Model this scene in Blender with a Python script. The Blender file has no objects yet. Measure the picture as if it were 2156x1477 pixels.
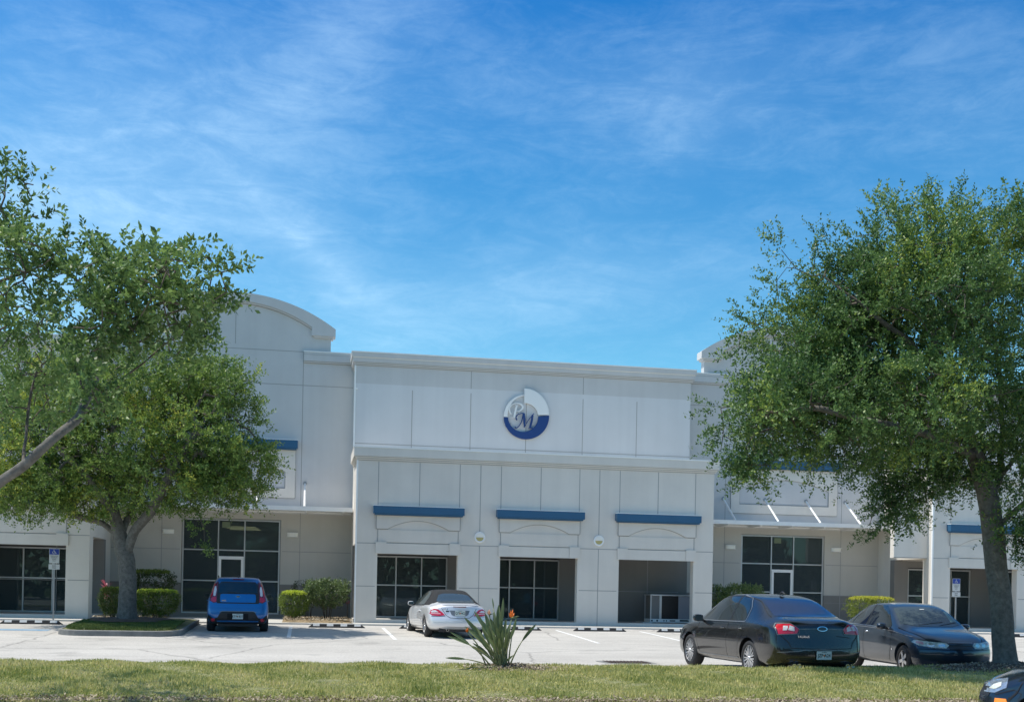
import bpy, bmesh, math, random
import numpy as np
from mathutils import Vector, Matrix
from mathutils.bvhtree import BVHTree
from mathutils.geometry import delaunay_2d_cdt

random.seed(7)
rng = np.random.default_rng(11)
SC = bpy.context.scene
COL = SC.collection
PI = math.pi

# ------------------------------------------------------------------ camera model (metres, building-aligned axes)
FOC, ALPHA, ROLL, CZ = 2425.0, math.radians(10.2), 0.02, 1.24
CAMLOC = Vector((0, 0, CZ))

def ray(x, y):
    u = (x - 1078) / FOC; v = -(y - 1242) / FOC
    cx = math.cos(ROLL) * u - math.sin(ROLL) * v
    cz = math.sin(ROLL) * u + math.cos(ROLL) * v
    return Vector((cx * math.cos(ALPHA) + math.sin(ALPHA), -cx * math.sin(ALPHA) + math.cos(ALPHA), cz))

def at(x, y, D):
    """point seen at photo pixel x,y at camera depth D"""
    return CAMLOC + ray(x, y) * D

def onY(x, y, Y):
    d = ray(x, y)
    return CAMLOC + d * (Y / d.y)

# ------------------------------------------------------------------ tagging
def tag(o, label=None, cat=None, group=None, kind=None):
    if label: o['label'] = label
    if cat: o['category'] = cat
    if group: o['group'] = group
    if kind: o['kind'] = kind
    return o

def empty(name, loc=(0, 0, 0), rz=0.0, label=None, cat=None, group=None):
    o = bpy.data.objects.new(name, None)
    o.empty_display_size = 0.2
    o.location = loc; o.rotation_euler = (0, 0, rz)
    COL.objects.link(o)
    return tag(o, label, cat, group)

def link(name, me, mats, parent=None):
    o = bpy.data.objects.new(name, me)
    COL.objects.link(o)
    if mats is not None:
        if not isinstance(mats, (list, tuple)): mats = [mats]
        for m in mats: me.materials.append(m)
    if parent is not None: o.parent = parent
    return o

def copy_tree(o, parent=None):
    c = o.copy(); COL.objects.link(c)
    if parent is not None: c.parent = parent
    for ch in list(o.children): copy_tree(ch, c)
    return c

# ------------------------------------------------------------------ mesh builder
class MB:
    def __init__(s): s.v = []; s.f = []; s.m = []
    def add(s, vs, fs, mi=0):
        b = len(s.v); s.v += [tuple(p) for p in vs]
        for f in fs: s.f.append(tuple(b + i for i in f)); s.m.append(mi)
    def box(s, x0, x1, y0, y1, z0, z1, mi=0):
        v = [(x0,y0,z0),(x1,y0,z0),(x1,y1,z0),(x0,y1,z0),(x0,y0,z1),(x1,y0,z1),(x1,y1,z1),(x0,y1,z1)]
        s.add(v, [(0,3,2,1),(4,5,6,7),(0,1,5,4),(1,2,6,5),(2,3,7,6),(3,0,4,7)], mi)
    def prism(s, pts, y0, y1, mi=0):
        """polygon in x,z (counter-clockwise seen from -Y), extruded y0..y1"""
        n = len(pts)
        v = [(p[0], y0, p[1]) for p in pts] + [(p[0], y1, p[1]) for p in pts]
        f = [tuple(range(n)), tuple(range(2*n-1, n-1, -1))]
        f += [(i, n+i, n+(i+1) % n, (i+1) % n) for i in range(n)]
        s.add(v, f, mi)
    def band(s, a, b, y0, y1, mi=0):
        """strip between two polylines a,b (x,z), same count, extruded in y"""
        n = len(a)
        for i in range(n-1):
            v = [(a[i][0],y0,a[i][1]),(a[i+1][0],y0,a[i+1][1]),(b[i+1][0],y0,b[i+1][1]),(b[i][0],y0,b[i][1])]
            v += [(p[0], y1, p[2]) for p in v]
            f = [(0,1,2,3),(7,6,5,4),(0,4,5,1),(3,2,6,7)]
            if i == 0: f.append((0,3,7,4))
            if i == n-2: f.append((1,5,6,2))
            s.add(v, f, mi)
    def tube(s, pts, rad, n=8, mi=0, cap=True):
        pts = [Vector(p) for p in pts]
        if not isinstance(rad, (list, tuple)): rad = [rad]*len(pts)
        b = len(s.v); prev = None
        for i, p in enumerate(pts):
            d = (pts[min(i+1, len(pts)-1)] - pts[max(i-1, 0)]).normalized()
            if prev is None:
                a = d.orthogonal().normalized()
            else:
                a = (prev - d * prev.dot(d)).normalized()
            prev = a; c = d.cross(a)
            for k in range(n):
                t = 2*PI*k/n
                s.v.append(tuple(p + (a*math.cos(t) + c*math.sin(t))*rad[i]))
        for i in range(len(pts)-1):
            for k in range(n):
                s.f.append((b+i*n+k, b+i*n+(k+1) % n, b+(i+1)*n+(k+1) % n, b+(i+1)*n+k)); s.m.append(mi)
        if cap:
            s.f.append(tuple(b+k for k in range(n-1, -1, -1))); s.m.append(mi)
            e = b+(len(pts)-1)*n
            s.f.append(tuple(e+k for k in range(n))); s.m.append(mi)
    def lathe(s, prof, axis='y', n=32, c=(0,0,0), mi=0, closed=False):
        """prof: list of (r, h); revolve about axis through c"""
        b = len(s.v); m = len(prof)
        for k in range(n):
            t = 2*PI*k/n; ca, sa = math.cos(t), math.sin(t)
            for r, h in prof:
                if axis == 'y': p = (c[0]+r*ca, c[1]+h, c[2]+r*sa)
                elif axis == 'x': p = (c[0]+h, c[1]+r*ca, c[2]+r*sa)
                else: p = (c[0]+r*ca, c[1]+r*sa, c[2]+h)
                s.v.append(p)
        for k in range(n):
            k2 = (k+1) % n
            for i in range(m if closed else m-1):
                j = (i+1) % m
                s.f.append((b+k*m+i, b+k2*m+i, b+k2*m+j, b+k*m+j)); s.m.append(mi)
    def mesh(s, name, smooth=False, angle=None):
        me = bpy.data.meshes.new(name)
        me.from_pydata(s.v, [], s.f)
        me.validate(clean_customdata=False)
        if any(s.m) and len(me.polygons) == len(s.m): me.polygons.foreach_set('material_index', s.m)
        if smooth: me.shade_smooth()
        if angle: me.set_sharp_from_angle(angle=math.radians(angle))
        me.update()
        return me
    def build(s, name, mats, parent=None, smooth=False, angle=None, recalc=True, bevel=0):
        me = s.mesh(name, False, None)
        if recalc or bevel:
            bm = bmesh.new(); bm.from_mesh(me)
            if recalc: bmesh.ops.recalc_face_normals(bm, faces=bm.faces)
            if bevel:
                es = [e for e in bm.edges if len(e.link_faces) == 2 and e.calc_face_angle(0) > 0.6]
                bmesh.ops.bevel(bm, geom=es, offset=bevel, segments=2, affect='EDGES', profile=0.6, clamp_overlap=True)
            bm.to_mesh(me); bm.free()
        if smooth: me.shade_smooth()
        if angle: me.set_sharp_from_angle(angle=math.radians(angle))
        return link(name, me, mats, parent)

def np_mesh(name, verts, faces, mats, parent=None, mat_idx=None, smooth=False):
    """verts (N,3), faces (M,k) numpy arrays"""
    me = bpy.data.meshes.new(name)
    k = faces.shape[1]
    me.vertices.add(len(verts)); me.vertices.foreach_set('co', np.ascontiguousarray(verts, dtype=np.float32).ravel())
    me.loops.add(faces.size); me.loops.foreach_set('vertex_index', np.ascontiguousarray(faces, dtype=np.int32).ravel())
    me.polygons.add(len(faces))
    me.polygons.foreach_set('loop_start', np.arange(0, faces.size, k, dtype=np.int32))
    if mat_idx is not None: me.polygons.foreach_set('material_index', mat_idx.astype(np.int32))
    me.update(calc_edges=True)
    if smooth: me.shade_smooth()
    return link(name, me, mats, parent)

def wall_grid(mb, x0, x1, z0, z1, holes, y0, y1, mi=0, band=None, mi2=0):
    """wall slab y0..y1 with rectangular holes (hx0,hx1,hz0,hz1), shared edges; band = z below which faces use mi2"""
    xs = sorted({x0, x1} | {h[i] for h in holes for i in (0, 1) if x0 < h[i] < x1})
    zs = sorted({z0, z1} | {h[i] for h in holes for i in (2, 3) if z0 < h[i] < z1} | ({band} if band else set()))
    def solid(i, j):
        if i < 0 or j < 0 or i >= len(xs)-1 or j >= len(zs)-1: return False
        cx, cz = (xs[i]+xs[i+1])/2, (zs[j]+zs[j+1])/2
        return not any(h[0] < cx < h[1] and h[2] < cz < h[3] for h in holes)
    for i in range(len(xs)-1):
        for j in range(len(zs)-1):
            if not solid(i, j): continue
            a, b, c, d = xs[i], xs[i+1], zs[j], zs[j+1]
            m = mi2 if (band and d <= band + 1e-6) else mi
            mb.add([(a,y0,c),(b,y0,c),(b,y0,d),(a,y0,d)], [(0,1,2,3)], m)
            mb.add([(a,y1,c),(b,y1,c),(b,y1,d),(a,y1,d)], [(3,2,1,0)], m)
            if not solid(i-1, j): mb.add([(a,y0,c),(a,y0,d),(a,y1,d),(a,y1,c)], [(0,1,2,3)], m)
            if not solid(i+1, j): mb.add([(b,y0,c),(b,y1,c),(b,y1,d),(b,y0,d)], [(0,1,2,3)], m)
            if not solid(i, j-1): mb.add([(a,y0,c),(a,y1,c),(b,y1,c),(b,y0,c)], [(0,1,2,3)], m)
            if not solid(i, j+1): mb.add([(a,y0,d),(b,y0,d),(b,y1,d),(a,y1,d)], [(0,1,2,3)], m)

# ------------------------------------------------------------------ materials
def srgb(r, g, b):
    def c(v):
        v /= 255.0
        return v/12.92 if v <= 0.04045 else ((v+0.055)/1.055)**2.4
    return (c(r), c(g), c(b), 1)

def mat(name, col, rough=0.6, metal=0.0, var=0.0, scale=3.0, bump=0.0, bscale=60.0, coat=0.0, spec=None, emit=None, detail=6.0, col2=None, island=0.0):
    m = bpy.data.materials.new(name); m.use_nodes = True
    nt = m.node_tree; b = nt.nodes['Principled BSDF']
    if len(col) == 3: col = (*col, 1)
    b.inputs['Base Color'].default_value = col
    b.inputs['Roughness'].default_value = rough
    b.inputs['Metallic'].default_value = metal
    if coat: b.inputs['Coat Weight'].default_value = coat; b.inputs['Coat Roughness'].default_value = 0.03
    if spec is not None: b.inputs['Specular IOR Level'].default_value = spec
    if emit: b.inputs['Emission Color'].default_value = (*emit[:3], 1); b.inputs['Emission Strength'].default_value = emit[3]
    tc = nt.nodes.new('ShaderNodeTexCoord')
    if var > 0 or col2:
        n = nt.nodes.new('ShaderNodeTexNoise'); n.inputs['Scale'].default_value = scale; n.inputs['Detail'].default_value = detail; n.inputs['Roughness'].default_value = 0.65
        nt.links.new(tc.outputs['Object'], n.inputs['Vector'])
        r = nt.nodes.new('ShaderNodeValToRGB'); r.color_ramp.elements[0].position = 0.3; r.color_ramp.elements[1].position = 0.7
        c2 = col2 if col2 else tuple(min(1, c*(1+var)) for c in col[:3]) + (1,)
        c1 = col if col2 else tuple(c*(1-var) for c in col[:3]) + (1,)
        r.color_ramp.elements[0].color = c1 if len(c1) == 4 else (*c1, 1); r.color_ramp.elements[1].color = c2 if len(c2) == 4 else (*c2, 1)
        nt.links.new(n.outputs['Fac'], r.inputs['Fac']); nt.links.new(r.outputs['Color'], b.inputs['Base Color'])
    if bump > 0:
        n2 = nt.nodes.new('ShaderNodeTexNoise'); n2.inputs['Scale'].default_value = bscale; n2.inputs['Detail'].default_value = 4
        nt.links.new(tc.outputs['Object'], n2.inputs['Vector'])
        bp = nt.nodes.new('ShaderNodeBump'); bp.inputs['Strength'].default_value = bump; bp.inputs['Distance'].default_value = 0.01
        nt.links.new(n2.outputs['Fac'], bp.inputs['Height']); nt.links.new(bp.outputs['Normal'], b.inputs['Normal'])
    return m

def leaf_mat(name, dark, light, trans=0.25, rough=0.45, nscale=0.8, yellow=None):
    m = bpy.data.materials.new(name); m.use_nodes = True
    nt = m.node_tree; b = nt.nodes['Principled BSDF']; out = nt.nodes['Material Output']
    b.inputs['Roughness'].default_value = rough
    geo = nt.nodes.new('ShaderNodeNewGeometry'); tc = nt.nodes.new('ShaderNodeTexCoord')
    n = nt.nodes.new('ShaderNodeTexNoise'); n.inputs['Scale'].default_value = nscale; n.inputs['Detail'].default_value = 3
    nt.links.new(tc.outputs['Object'], n.inputs['Vector'])
    ad = nt.nodes.new('ShaderNodeMath'); ad.operation = 'MULTIPLY_ADD'; ad.inputs[1].default_value = 0.45
    nt.links.new(geo.outputs['Random Per Island'], ad.inputs[0]); nt.links.new(n.outputs['Fac'], ad.inputs[2])
    r = nt.nodes.new('ShaderNodeValToRGB'); e = r.color_ramp.elements
    e[0].position = 0.45; e[0].color = (*dark, 1); e[1].position = 0.9; e[1].color = (*light, 1)
    if yellow:
        k = r.color_ramp.elements.new(0.985); k.color = (*yellow, 1)
    nt.links.new(ad.outputs[0], r.inputs['Fac']); nt.links.new(r.outputs['Color'], b.inputs['Base Color'])
    t = nt.nodes.new('ShaderNodeBsdfTranslucent'); nt.links.new(r.outputs['Color'], t.inputs['Color'])
    mx = nt.nodes.new('ShaderNodeMixShader'); mx.inputs['Fac'].default_value = trans
    nt.links.new(b.outputs['BSDF'], mx.inputs[1]); nt.links.new(t.outputs['BSDF'], mx.inputs[2])
    nt.links.new(mx.outputs['Shader'], out.inputs['Surface'])
    return m

def glass_mat(name, tint, gloss_rough=0.01, see=0.5, gcol=(1,1,1)):
    m = bpy.data.materials.new(name); m.use_nodes = True
    nt = m.node_tree; nt.nodes.remove(nt.nodes['Principled BSDF']); out = nt.nodes['Material Output']
    tr = nt.nodes.new('ShaderNodeBsdfTransparent'); tr.inputs['Color'].default_value = (tint[0]*see, tint[1]*see, tint[2]*see, 1)
    gl = nt.nodes.new('ShaderNodeBsdfGlossy'); gl.inputs['Roughness'].default_value = gloss_rough; gl.inputs['Color'].default_value = (*gcol, 1)
    fr = nt.nodes.new('ShaderNodeFresnel'); fr.inputs['IOR'].default_value = 1.5
    mx = nt.nodes.new('ShaderNodeMixShader')
    df = nt.nodes.new('ShaderNodeBsdfDiffuse'); df.inputs['Color'].default_value = (.115, .145, .155, 1)      # even diffuse grey mixed in to lift the pane tone
    m2 = nt.nodes.new('ShaderNodeMixShader'); m2.inputs[0].default_value = .42; nt.links.new(tr.outputs['BSDF'], m2.inputs[1]); nt.links.new(df.outputs['BSDF'], m2.inputs[2])
    nt.links.new(fr.outputs['Fac'], mx.inputs['Fac']); nt.links.new(m2.outputs['Shader'], mx.inputs[1]); nt.links.new(gl.outputs['BSDF'], mx.inputs[2])
    nt.links.new(mx.outputs['Shader'], out.inputs['Surface'])
    return m

def weather(m, amt=.05):
    """rain streaks and patchy repainting on a wall paint"""
    nt = m.node_tree; b = nt.nodes['Principled BSDF']; tc = nt.nodes['Texture Coordinate']; src = b.inputs['Base Color'].links[0].from_socket
    for sc, scl, lo, hi, a in ((1.0, (2.6, 2.6, .10), .40, .72, amt), (.45, (1, 1, 1), .35, .7, amt*.6), (90, (1, 1, 1), .3, .7, amt*.9)):
        mp = nt.nodes.new('ShaderNodeMapping'); mp.inputs['Scale'].default_value = scl; nt.links.new(tc.outputs['Object'], mp.inputs['Vector'])
        n = nt.nodes.new('ShaderNodeTexNoise'); n.inputs['Scale'].default_value = sc; n.inputs['Detail'].default_value = 7; nt.links.new(mp.outputs[0], n.inputs['Vector'])
        r = nt.nodes.new('ShaderNodeMapRange'); r.inputs[1].default_value = lo; r.inputs[2].default_value = hi; r.inputs[3].default_value = 1.0; r.inputs[4].default_value = 1-a; nt.links.new(n.outputs['Fac'], r.inputs[0])
        x = nt.nodes.new('ShaderNodeMix'); x.data_type = 'RGBA'; x.blend_type = 'MULTIPLY'; x.inputs[0].default_value = 1
        nt.links.new(src, x.inputs[6]); nt.links.new(r.outputs[0], x.inputs[7]); src = x.outputs[2]
    nt.links.new(src, b.inputs['Base Color'])
M = {}
M['stucco'] = mat('stucco', (0.74, 0.695, 0.625), 0.85, var=0.045, scale=0.7, bump=0.35, bscale=45, detail=8)
M['stucco_light'] = mat('stucco_light', (0.68, 0.685, 0.69), 0.85, var=0.03, scale=0.7, bump=0.3, bscale=45, detail=8)
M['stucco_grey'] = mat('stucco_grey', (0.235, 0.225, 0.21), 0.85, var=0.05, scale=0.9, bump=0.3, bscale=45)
M['stucco_canopy_shade'] = mat('stucco_canopy_shade', (0.55, 0.53, 0.48), 0.85, var=0.04, scale=0.7, bump=0.3, bscale=45)  # shade under the canopies put into the wall colour
M['stucco_low_bounce'] = mat('stucco_low_bounce', (0.60, 0.595, 0.585), 0.85, var=0.04, scale=0.7, bump=0.3, bscale=45)  # upper walls: weaker bounce light put into the colour
for k_ in ('stucco', 'stucco_light', 'stucco_grey', 'stucco_low_bounce', 'stucco_canopy_shade'): weather(M[k_])
M['joint'] = mat('panel_joint', (0.34, 0.335, 0.325), 0.9)
M['roof'] = mat('roof_membrane', (0.55, 0.55, 0.53), 0.9, var=0.08)
M['awning_blue'] = mat('awning_blue', (0.026, 0.110, 0.215), 0.5, var=0.06, scale=2)
M['white_metal'] = mat('white_metal', (0.88, 0.88, 0.86), 0.4, var=0.04)
M['alu'] = mat('brushed_aluminium', (0.52, 0.53, 0.53), 0.38, metal=0.45, var=0.05, scale=6)
M['pane'] = glass_mat('tinted_pane', (0.75, 0.9, 0.88), 0.004, 0.42, (0.62, 0.74, 0.72))
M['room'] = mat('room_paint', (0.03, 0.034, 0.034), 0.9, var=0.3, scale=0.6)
M['tube_light'] = mat('tube_light', (1, 0.8, 0.5), 0.5, emit=(1.0, 0.78, 0.45, 2.2))
M['lens'] = mat('frosted_lens', (0.90, 0.88, 0.80), 0.3)
M['lens_amber'] = mat('amber_lens', (0.52, 0.44, 0.18), 0.4)
M['black'] = mat('black_plastic', (0.018, 0.018, 0.02), 0.45)
M['rubber'] = mat('rubber', (0.022, 0.022, 0.023), 0.75, var=0.2, scale=20)
M['galv'] = mat('galvanised_steel', (0.33, 0.34, 0.34), 0.45, metal=0.5, var=0.12, scale=12)
M['sign_white'] = mat('sign_white', (0.62, 0.62, 0.60), 0.5, var=0.04)
M['sign_blue'] = mat('sign_blue', (0.012, 0.045, 0.30), 0.4)
M['logo_navy'] = mat('logo_navy', srgb(26, 62, 122), 0.5)
M['logo_grey'] = mat('logo_grey', (0.80, 0.81, 0.80), 0.5)
M['bark'] = mat('oak_bark', (0.085, 0.077, 0.065), 0.95, col2=(0.20, 0.188, 0.162), scale=11, bump=1.0, bscale=22)
M['twig'] = mat('oak_twig', (0.12, 0.10, 0.08), 0.95, var=0.2)
# ================================================================== ground
ZP = [(-400, -0.55), (13, -0.50), (15.3, -0.46), (20, -0.36), (22, -0.335), (24.5, -0.355), (26, -0.375), (28, -0.345), (31, -0.27), (34, -0.18), (37.5, -0.085), (39.3, -0.05), (60, -0.05)]
def gz(Y):
    return float(np.interp(Y, [p[0] for p in ZP], [p[1] for p in ZP]))

def pavement_mat():
    m = mat('sunbleached_asphalt', (0.50, 0.49, 0.475), 0.9, bump=0.6, bscale=90)
    nt = m.node_tree; b = nt.nodes['Principled BSDF']; tc = nt.nodes['Texture Coordinate']
    def noise(sc, det, vec=None):
        n = nt.nodes.new('ShaderNodeTexNoise'); n.inputs['Scale'].default_value = sc; n.inputs['Detail'].default_value = det
        nt.links.new(vec or tc.outputs['Object'], n.inputs['Vector']); return n.outputs['Fac']
    def ramp(f, a, b_, ca, cb):
        r = nt.nodes.new('ShaderNodeValToRGB'); e = r.color_ramp.elements
        e[0].position = a; e[1].position = b_; e[0].color = (ca, ca, ca, 1); e[1].color = (cb, cb, cb, 1)
        nt.links.new(f, r.inputs['Fac']); return r.outputs['Color']
    def mul(a, c):
        x = nt.nodes.new('ShaderNodeMix'); x.data_type = 'RGBA'; x.blend_type = 'MULTIPLY'; x.inputs[0].default_value = 1
        nt.links.new(a, x.inputs[6]); nt.links.new(c, x.inputs[7]); return x.outputs[2]
    base = nt.nodes.new('ShaderNodeRGB'); base.outputs[0].default_value = (0.50, 0.475, 0.435, 1)
    mp = nt.nodes.new('ShaderNodeMapping'); mp.inputs['Scale'].default_value = (0.05, 0.8, 1)
    nt.links.new(tc.outputs['Object'], mp.inputs['Vector'])
    c = mul(base.outputs[0], ramp(noise(0.35, 8), 0.3, 0.7, 0.88, 1.06))
    c = mul(c, ramp(noise(1.6, 4, mp.outputs['Vector']), 0.35, 0.65, 0.93, 1.03))   # tyre-polished lanes along the aisle
    c = mul(c, ramp(noise(26, 4), 0.3, 0.7, 0.80, 1.14))                                 # aggregate
    v = nt.nodes.new('ShaderNodeTexVoronoi'); v.feature = 'DISTANCE_TO_EDGE'; v.inputs['Scale'].default_value = 0.22
    w = nt.nodes.new('ShaderNodeTexNoise'); w.inputs['Scale'].default_value = 1.3; w.inputs['Detail'].default_value = 6
    nt.links.new(tc.outputs['Object'], w.inputs['Vector'])
    mm = nt.nodes.new('ShaderNodeMix'); mm.data_type = 'RGBA'; mm.inputs[0].default_value = 0.28
    nt.links.new(tc.outputs['Object'], mm.inputs[6]); nt.links.new(w.outputs['Color'], mm.inputs[7])
    nt.links.new(mm.outputs[2], v.inputs['Vector'])
    c = mul(c, ramp(v.outputs['Distance'], 0.0, 0.007, 0.60, 1.0))                      # hairline cracks
    n3 = noise(0.9, 2); c = mul(c, ramp(n3, 0.60, 0.72, 1.0, 0.80))                      # oil spots
    nt.links.new(c, b.inputs['Base Color'])
    return m
M['lot'] = pavement_mat()
M['concrete'] = mat('concrete', (0.52, 0.505, 0.47), 0.9, var=0.08, scale=1.5, bump=0.4, bscale=60)
M['kerb_old'] = mat('weathered_kerb', (0.20, 0.20, 0.19), 0.95, var=0.25, scale=3, bump=0.5, bscale=40)
M['soil'] = mat('lawn_soil', (0.20, 0.20, 0.09), 0.95, var=0.3, scale=5, bump=0.8, bscale=20)
M['mulch'] = mat('bark_mulch', (0.045, 0.032, 0.024), 0.95, col2=(0.14, 0.10, 0.075), scale=14, bump=1.0, bscale=30)
M['litter'] = mat('leaf_litter_bed', (0.17, 0.12, 0.07), 0.95, col2=(0.42, 0.32, 0.19), scale=16, bump=1.0, bscale=30)
M['paint_white'] = mat('road_paint_white', (0.74, 0.74, 0.72), 0.8, var=0.10, scale=7)
M['paint_blue'] = mat('road_paint_blue', (0.07, 0.24, 0.42), 0.8, col2=(0.35, 0.42, 0.46), scale=6)
M['grass_far'] = mat('far_lawn', (0.09, 0.13, 0.035), 0.95, var=0.3, scale=0.4)

mb = MB(); mb.add([(-900,-900,-0.75),(900,-900,-0.75),(900,900,-0.75),(-900,900,-0.75)], [(0,1,2,3)])
tag(mb.build('ground', M['grass_far']), kind='structure')
mb = MB()
ys = [p[0] for p in ZP]; ys[0] = -45
ys = sorted(set(ys) | {-45, -20, 0})
xsn = [-90, 110]
for a, b in zip(ys[:-1], ys[1:]):
    mb.add([(-90,a,gz(a)),(110,a,gz(a)),(110,b,gz(b)),(-90,b,gz(b))], [(0,1,2,3)])
lot = tag(mb.build('parking_lot', M['lot']), kind='structure')

def sheet(name, x0, x1, y0, y1, m, lift=0.004, parent=None, seg=4, worn=False, dx=0.0):
    mb = MB()
    for i in range(seg):
        a = y0+(y1-y0)*i/seg; b = y0+(y1-y0)*(i+1)/seg
        if worn:
            for k in range(2):
                pass
        mb.add([(x0+dx*i/seg,a,gz(a)+lift),(x1+dx*i/seg,a,gz(a)+lift),(x1+dx*(i+1)/seg,b,gz(b)+lift),(x0+dx*(i+1)/seg,b,gz(b)+lift)], [(0,1,2,3)])
    return mb.build(name, m, parent)
for X, ya, yb in [(-0.42,33.0,38.0),(2.55,32.7,38.0),(5.47,32.6,38.0),(8.37,32.2,38.0),(11.3,32.2,38.0),(14.2,32.2,38.0),(17.1,32.2,38.0),(-9.9,32.5,37.9),(20.0,32.2,38),(25.0,32.2,38)]:
    sheet('parking_line', X-0.055, X+0.055, ya, yb, M['paint_white'], parent=lot)
sheet('accessible_bay_paint', -9.5, -7.15, 34.4, 35.05, M['paint_blue'], parent=lot)
# sidewalk along the building
mb = MB(); mb.box(-60, 80, 39.35, 40.86, -0.3, 0.0); 
tag(mb.build('sidewalk', M['concrete'], bevel=0), kind='structure')
mb = MB()
for x0, x1 in [(-7.16, 1.70), (15.0, 23.78)]: mb.box(x0, x1, 40.86, 45.19, -0.3, -0.004)
tag(mb.build('entry_walk', M['concrete']), kind='structure')
# planting beds in the entry courts
def bed(name, x0, x1, y0, y1, m, h=0.07, n=26, seed=0):
    r = np.random.default_rng(seed); mb = MB(); nx = max(6, int((x1-x0)/0.25)); ny = max(4, int((y1-y0)/0.25))
    P = {}
    for i in range(nx+1):
        for j in range(ny+1):
            e = min(i, nx-i, j, ny-j); P[i, j] = len(mb.v)
            mb.v.append((x0+(x1-x0)*i/nx, y0+(y1-y0)*j/ny, (0.0 if e == 0 else h*min(1, e/2.5)+r.normal(0, 0.012))))
    for i in range(nx):
        for j in range(ny):
            mb.f.append((P[i,j],P[i+1,j],P[i+1,j+1],P[i,j+1])); mb.m.append(0)
    return tag(mb.build(name, m, smooth=True), kind='structure')
bed('planting_bed', -0.75, 1.65, 39.9, 44.9, M['litter'], seed=1)
bed('planting_bed', -7.0, -4.9, 40.4, 44.9, M['litter'], seed=2)
bed('planting_bed', 15.05, 17.0, 39.9, 44.9, M['litter'], seed=3)
bed('planting_bed', 21.6, 23.7, 39.9, 44.9, M['litter'], seed=4)

# ---- tree island in front of the left entry
def rounded(x0, x1, y0, y1, r, n=6):
    pts = []
    for cx, cy, a0 in [(x1-r, y0+r, -90), (x1-r, y1-r, 0), (x0+r, y1-r, 90), (x0+r, y0+r, 180)]:
        for i in range(n+1):
            a = math.radians(a0+90*i/n); pts.append((cx+r*math.cos(a), cy+r*math.sin(a)))
    return pts
def island(name, outline, ztop, mat_in, kw=0.15, kmat=None, base_drop=0.3, mound=0.1, centre=None):
    n = len(outline); c = Vector((sum(p[0] for p in outline)/n, sum(p[1] for p in outline)/n))
    inn = []
    for p in outline:
        d = (Vector(p)-c); inn.append(tuple(Vector(p) - d.normalized()*kw))
    mb = MB()
    v = [(p[0], p[1], ztop(p)-base_drop) for p in outline] + [(p[0], p[1], ztop(p)-0.015) for p in outline]
    v += [(p[0]*0.9+q[0]*0.1, p[1]*0.9+q[1]*0.1, ztop(p)) for p, q in zip(outline, inn)]
    v += [(q[0], q[1], ztop(q)) for q in inn] + [(q[0], q[1], ztop(q)-0.1) for q in inn]
    f = []
    for k in range(4):
        f += [(k*n+i, k*n+(i+1) % n, (k+1)*n+(i+1) % n, (k+1)*n+i) for i in range(n)]
    mb.add(v, f); tag(mb.build(name+'_kerb', kmat or M['kerb_old']), kind='structure')
    mb = MB(); rings = 7
    vv = []
    for k in range(rings):
        t = k/rings
        for q in inn:
            p = Vector(q).lerp(c, t); vv.append((p.x, p.y, ztop(q)*(1-t)+ztop(c)*t - 0.02 + mound*math.sin(min(1, t*1.6)*PI/2)))
    vv.append((c.x, c.y, ztop(c)-0.02+mound))
    ff = []
    for k in range(rings-1):
        ff += [(k*n+i, k*n+(i+1) % n, (k+1)*n+(i+1) % n, (k+1)*n+i) for i in range(n)]
    ff += [((rings-1)*n+i, (rings-1)*n+(i+1) % n, rings*n) for i in range(n)]
    mb.add(vv, ff)
    return tag(mb.build(name, mat_in, smooth=True), kind='structure'), inn, c
ISL = rounded(-6.65, -3.35, 32.7, 39.4, 0.75)
small_isl, ISLIN, ISLC = island('tree_island', ISL, lambda p: gz(p[1])+0.15, M['soil'], mound=0.10)

# ---- the long lawn island between the aisles (mounded)
LY0, LY1 = 15.55, 20.75
def lawn_z(Y):
    t = (Y-LY0)/(LY1-LY0)
    return float(np.interp(t, [0, 0.12, 0.5, 0.86, 1.0], [-0.31, -0.275, -0.18, -0.105, -0.16]))
mb = MB(); N = 60
xa, xb = -30.0, 45.0
for side, (ya, yb) in (('n', (LY0-0.16, LY0)), ('f', (LY1, LY1+0.16))):
    mb.box(xa, xb, ya, yb, -0.9, (lawn_z(LY0) if side == 'n' else -0.185))
tag(mb.build('lawn_kerb', M['concrete'], bevel=0.02), kind='structure')
xs_ = np.linspace(xa, xb, 220); ys_ = np.linspace(LY0, LY1, 24)
X, Y = np.meshgrid(xs_, ys_, indexing='ij')
Z = np.interp((Y-LY0)/(LY1-LY0), [0, 0.12, 0.5, 0.86, 1.0], [-0.31, -0.275, -0.18, -0.105, -0.16])
def bump_at(X, Y, cx, cy, r, h): return h*np.exp(-((X-cx)**2+(Y-cy)**2)/(r*r))
TREE_R = (13.15, 19.9); PLANT = (3.33, 19.55); TREE_N = (-4.7, 14.3)
def lawn_extra(X, Y):
    return bump_at(X, Y, TREE_R[0]+.1, TREE_R[1], 1.3, 0.13) + bump_at(X, Y, PLANT[0]+.15, PLANT[1], 0.5, 0.05)
Z = Z + lawn_extra(X, Y) + rng.normal(0, 0.006, X.shape)
V = np.stack([X, Y, Z], -1).reshape(-1, 3)
ni, nj = X.shape
idx = np.arange(ni*nj).reshape(ni, nj)
F = np.stack([idx[:-1, :-1], idx[1:, :-1], idx[1:, 1:], idx[:-1, 1:]], -1).reshape(-1, 4)
tag(np_mesh('lawn_ground', V, F, M['soil'], smooth=True), kind='structure')
def lawn_h(x, y):
    return np.interp((y-LY0)/(LY1-LY0), [0, 0.12, 0.5, 0.86, 1.0], [-0.31, -0.275, -0.18, -0.105, -0.16]) + lawn_extra(x, y)

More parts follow.
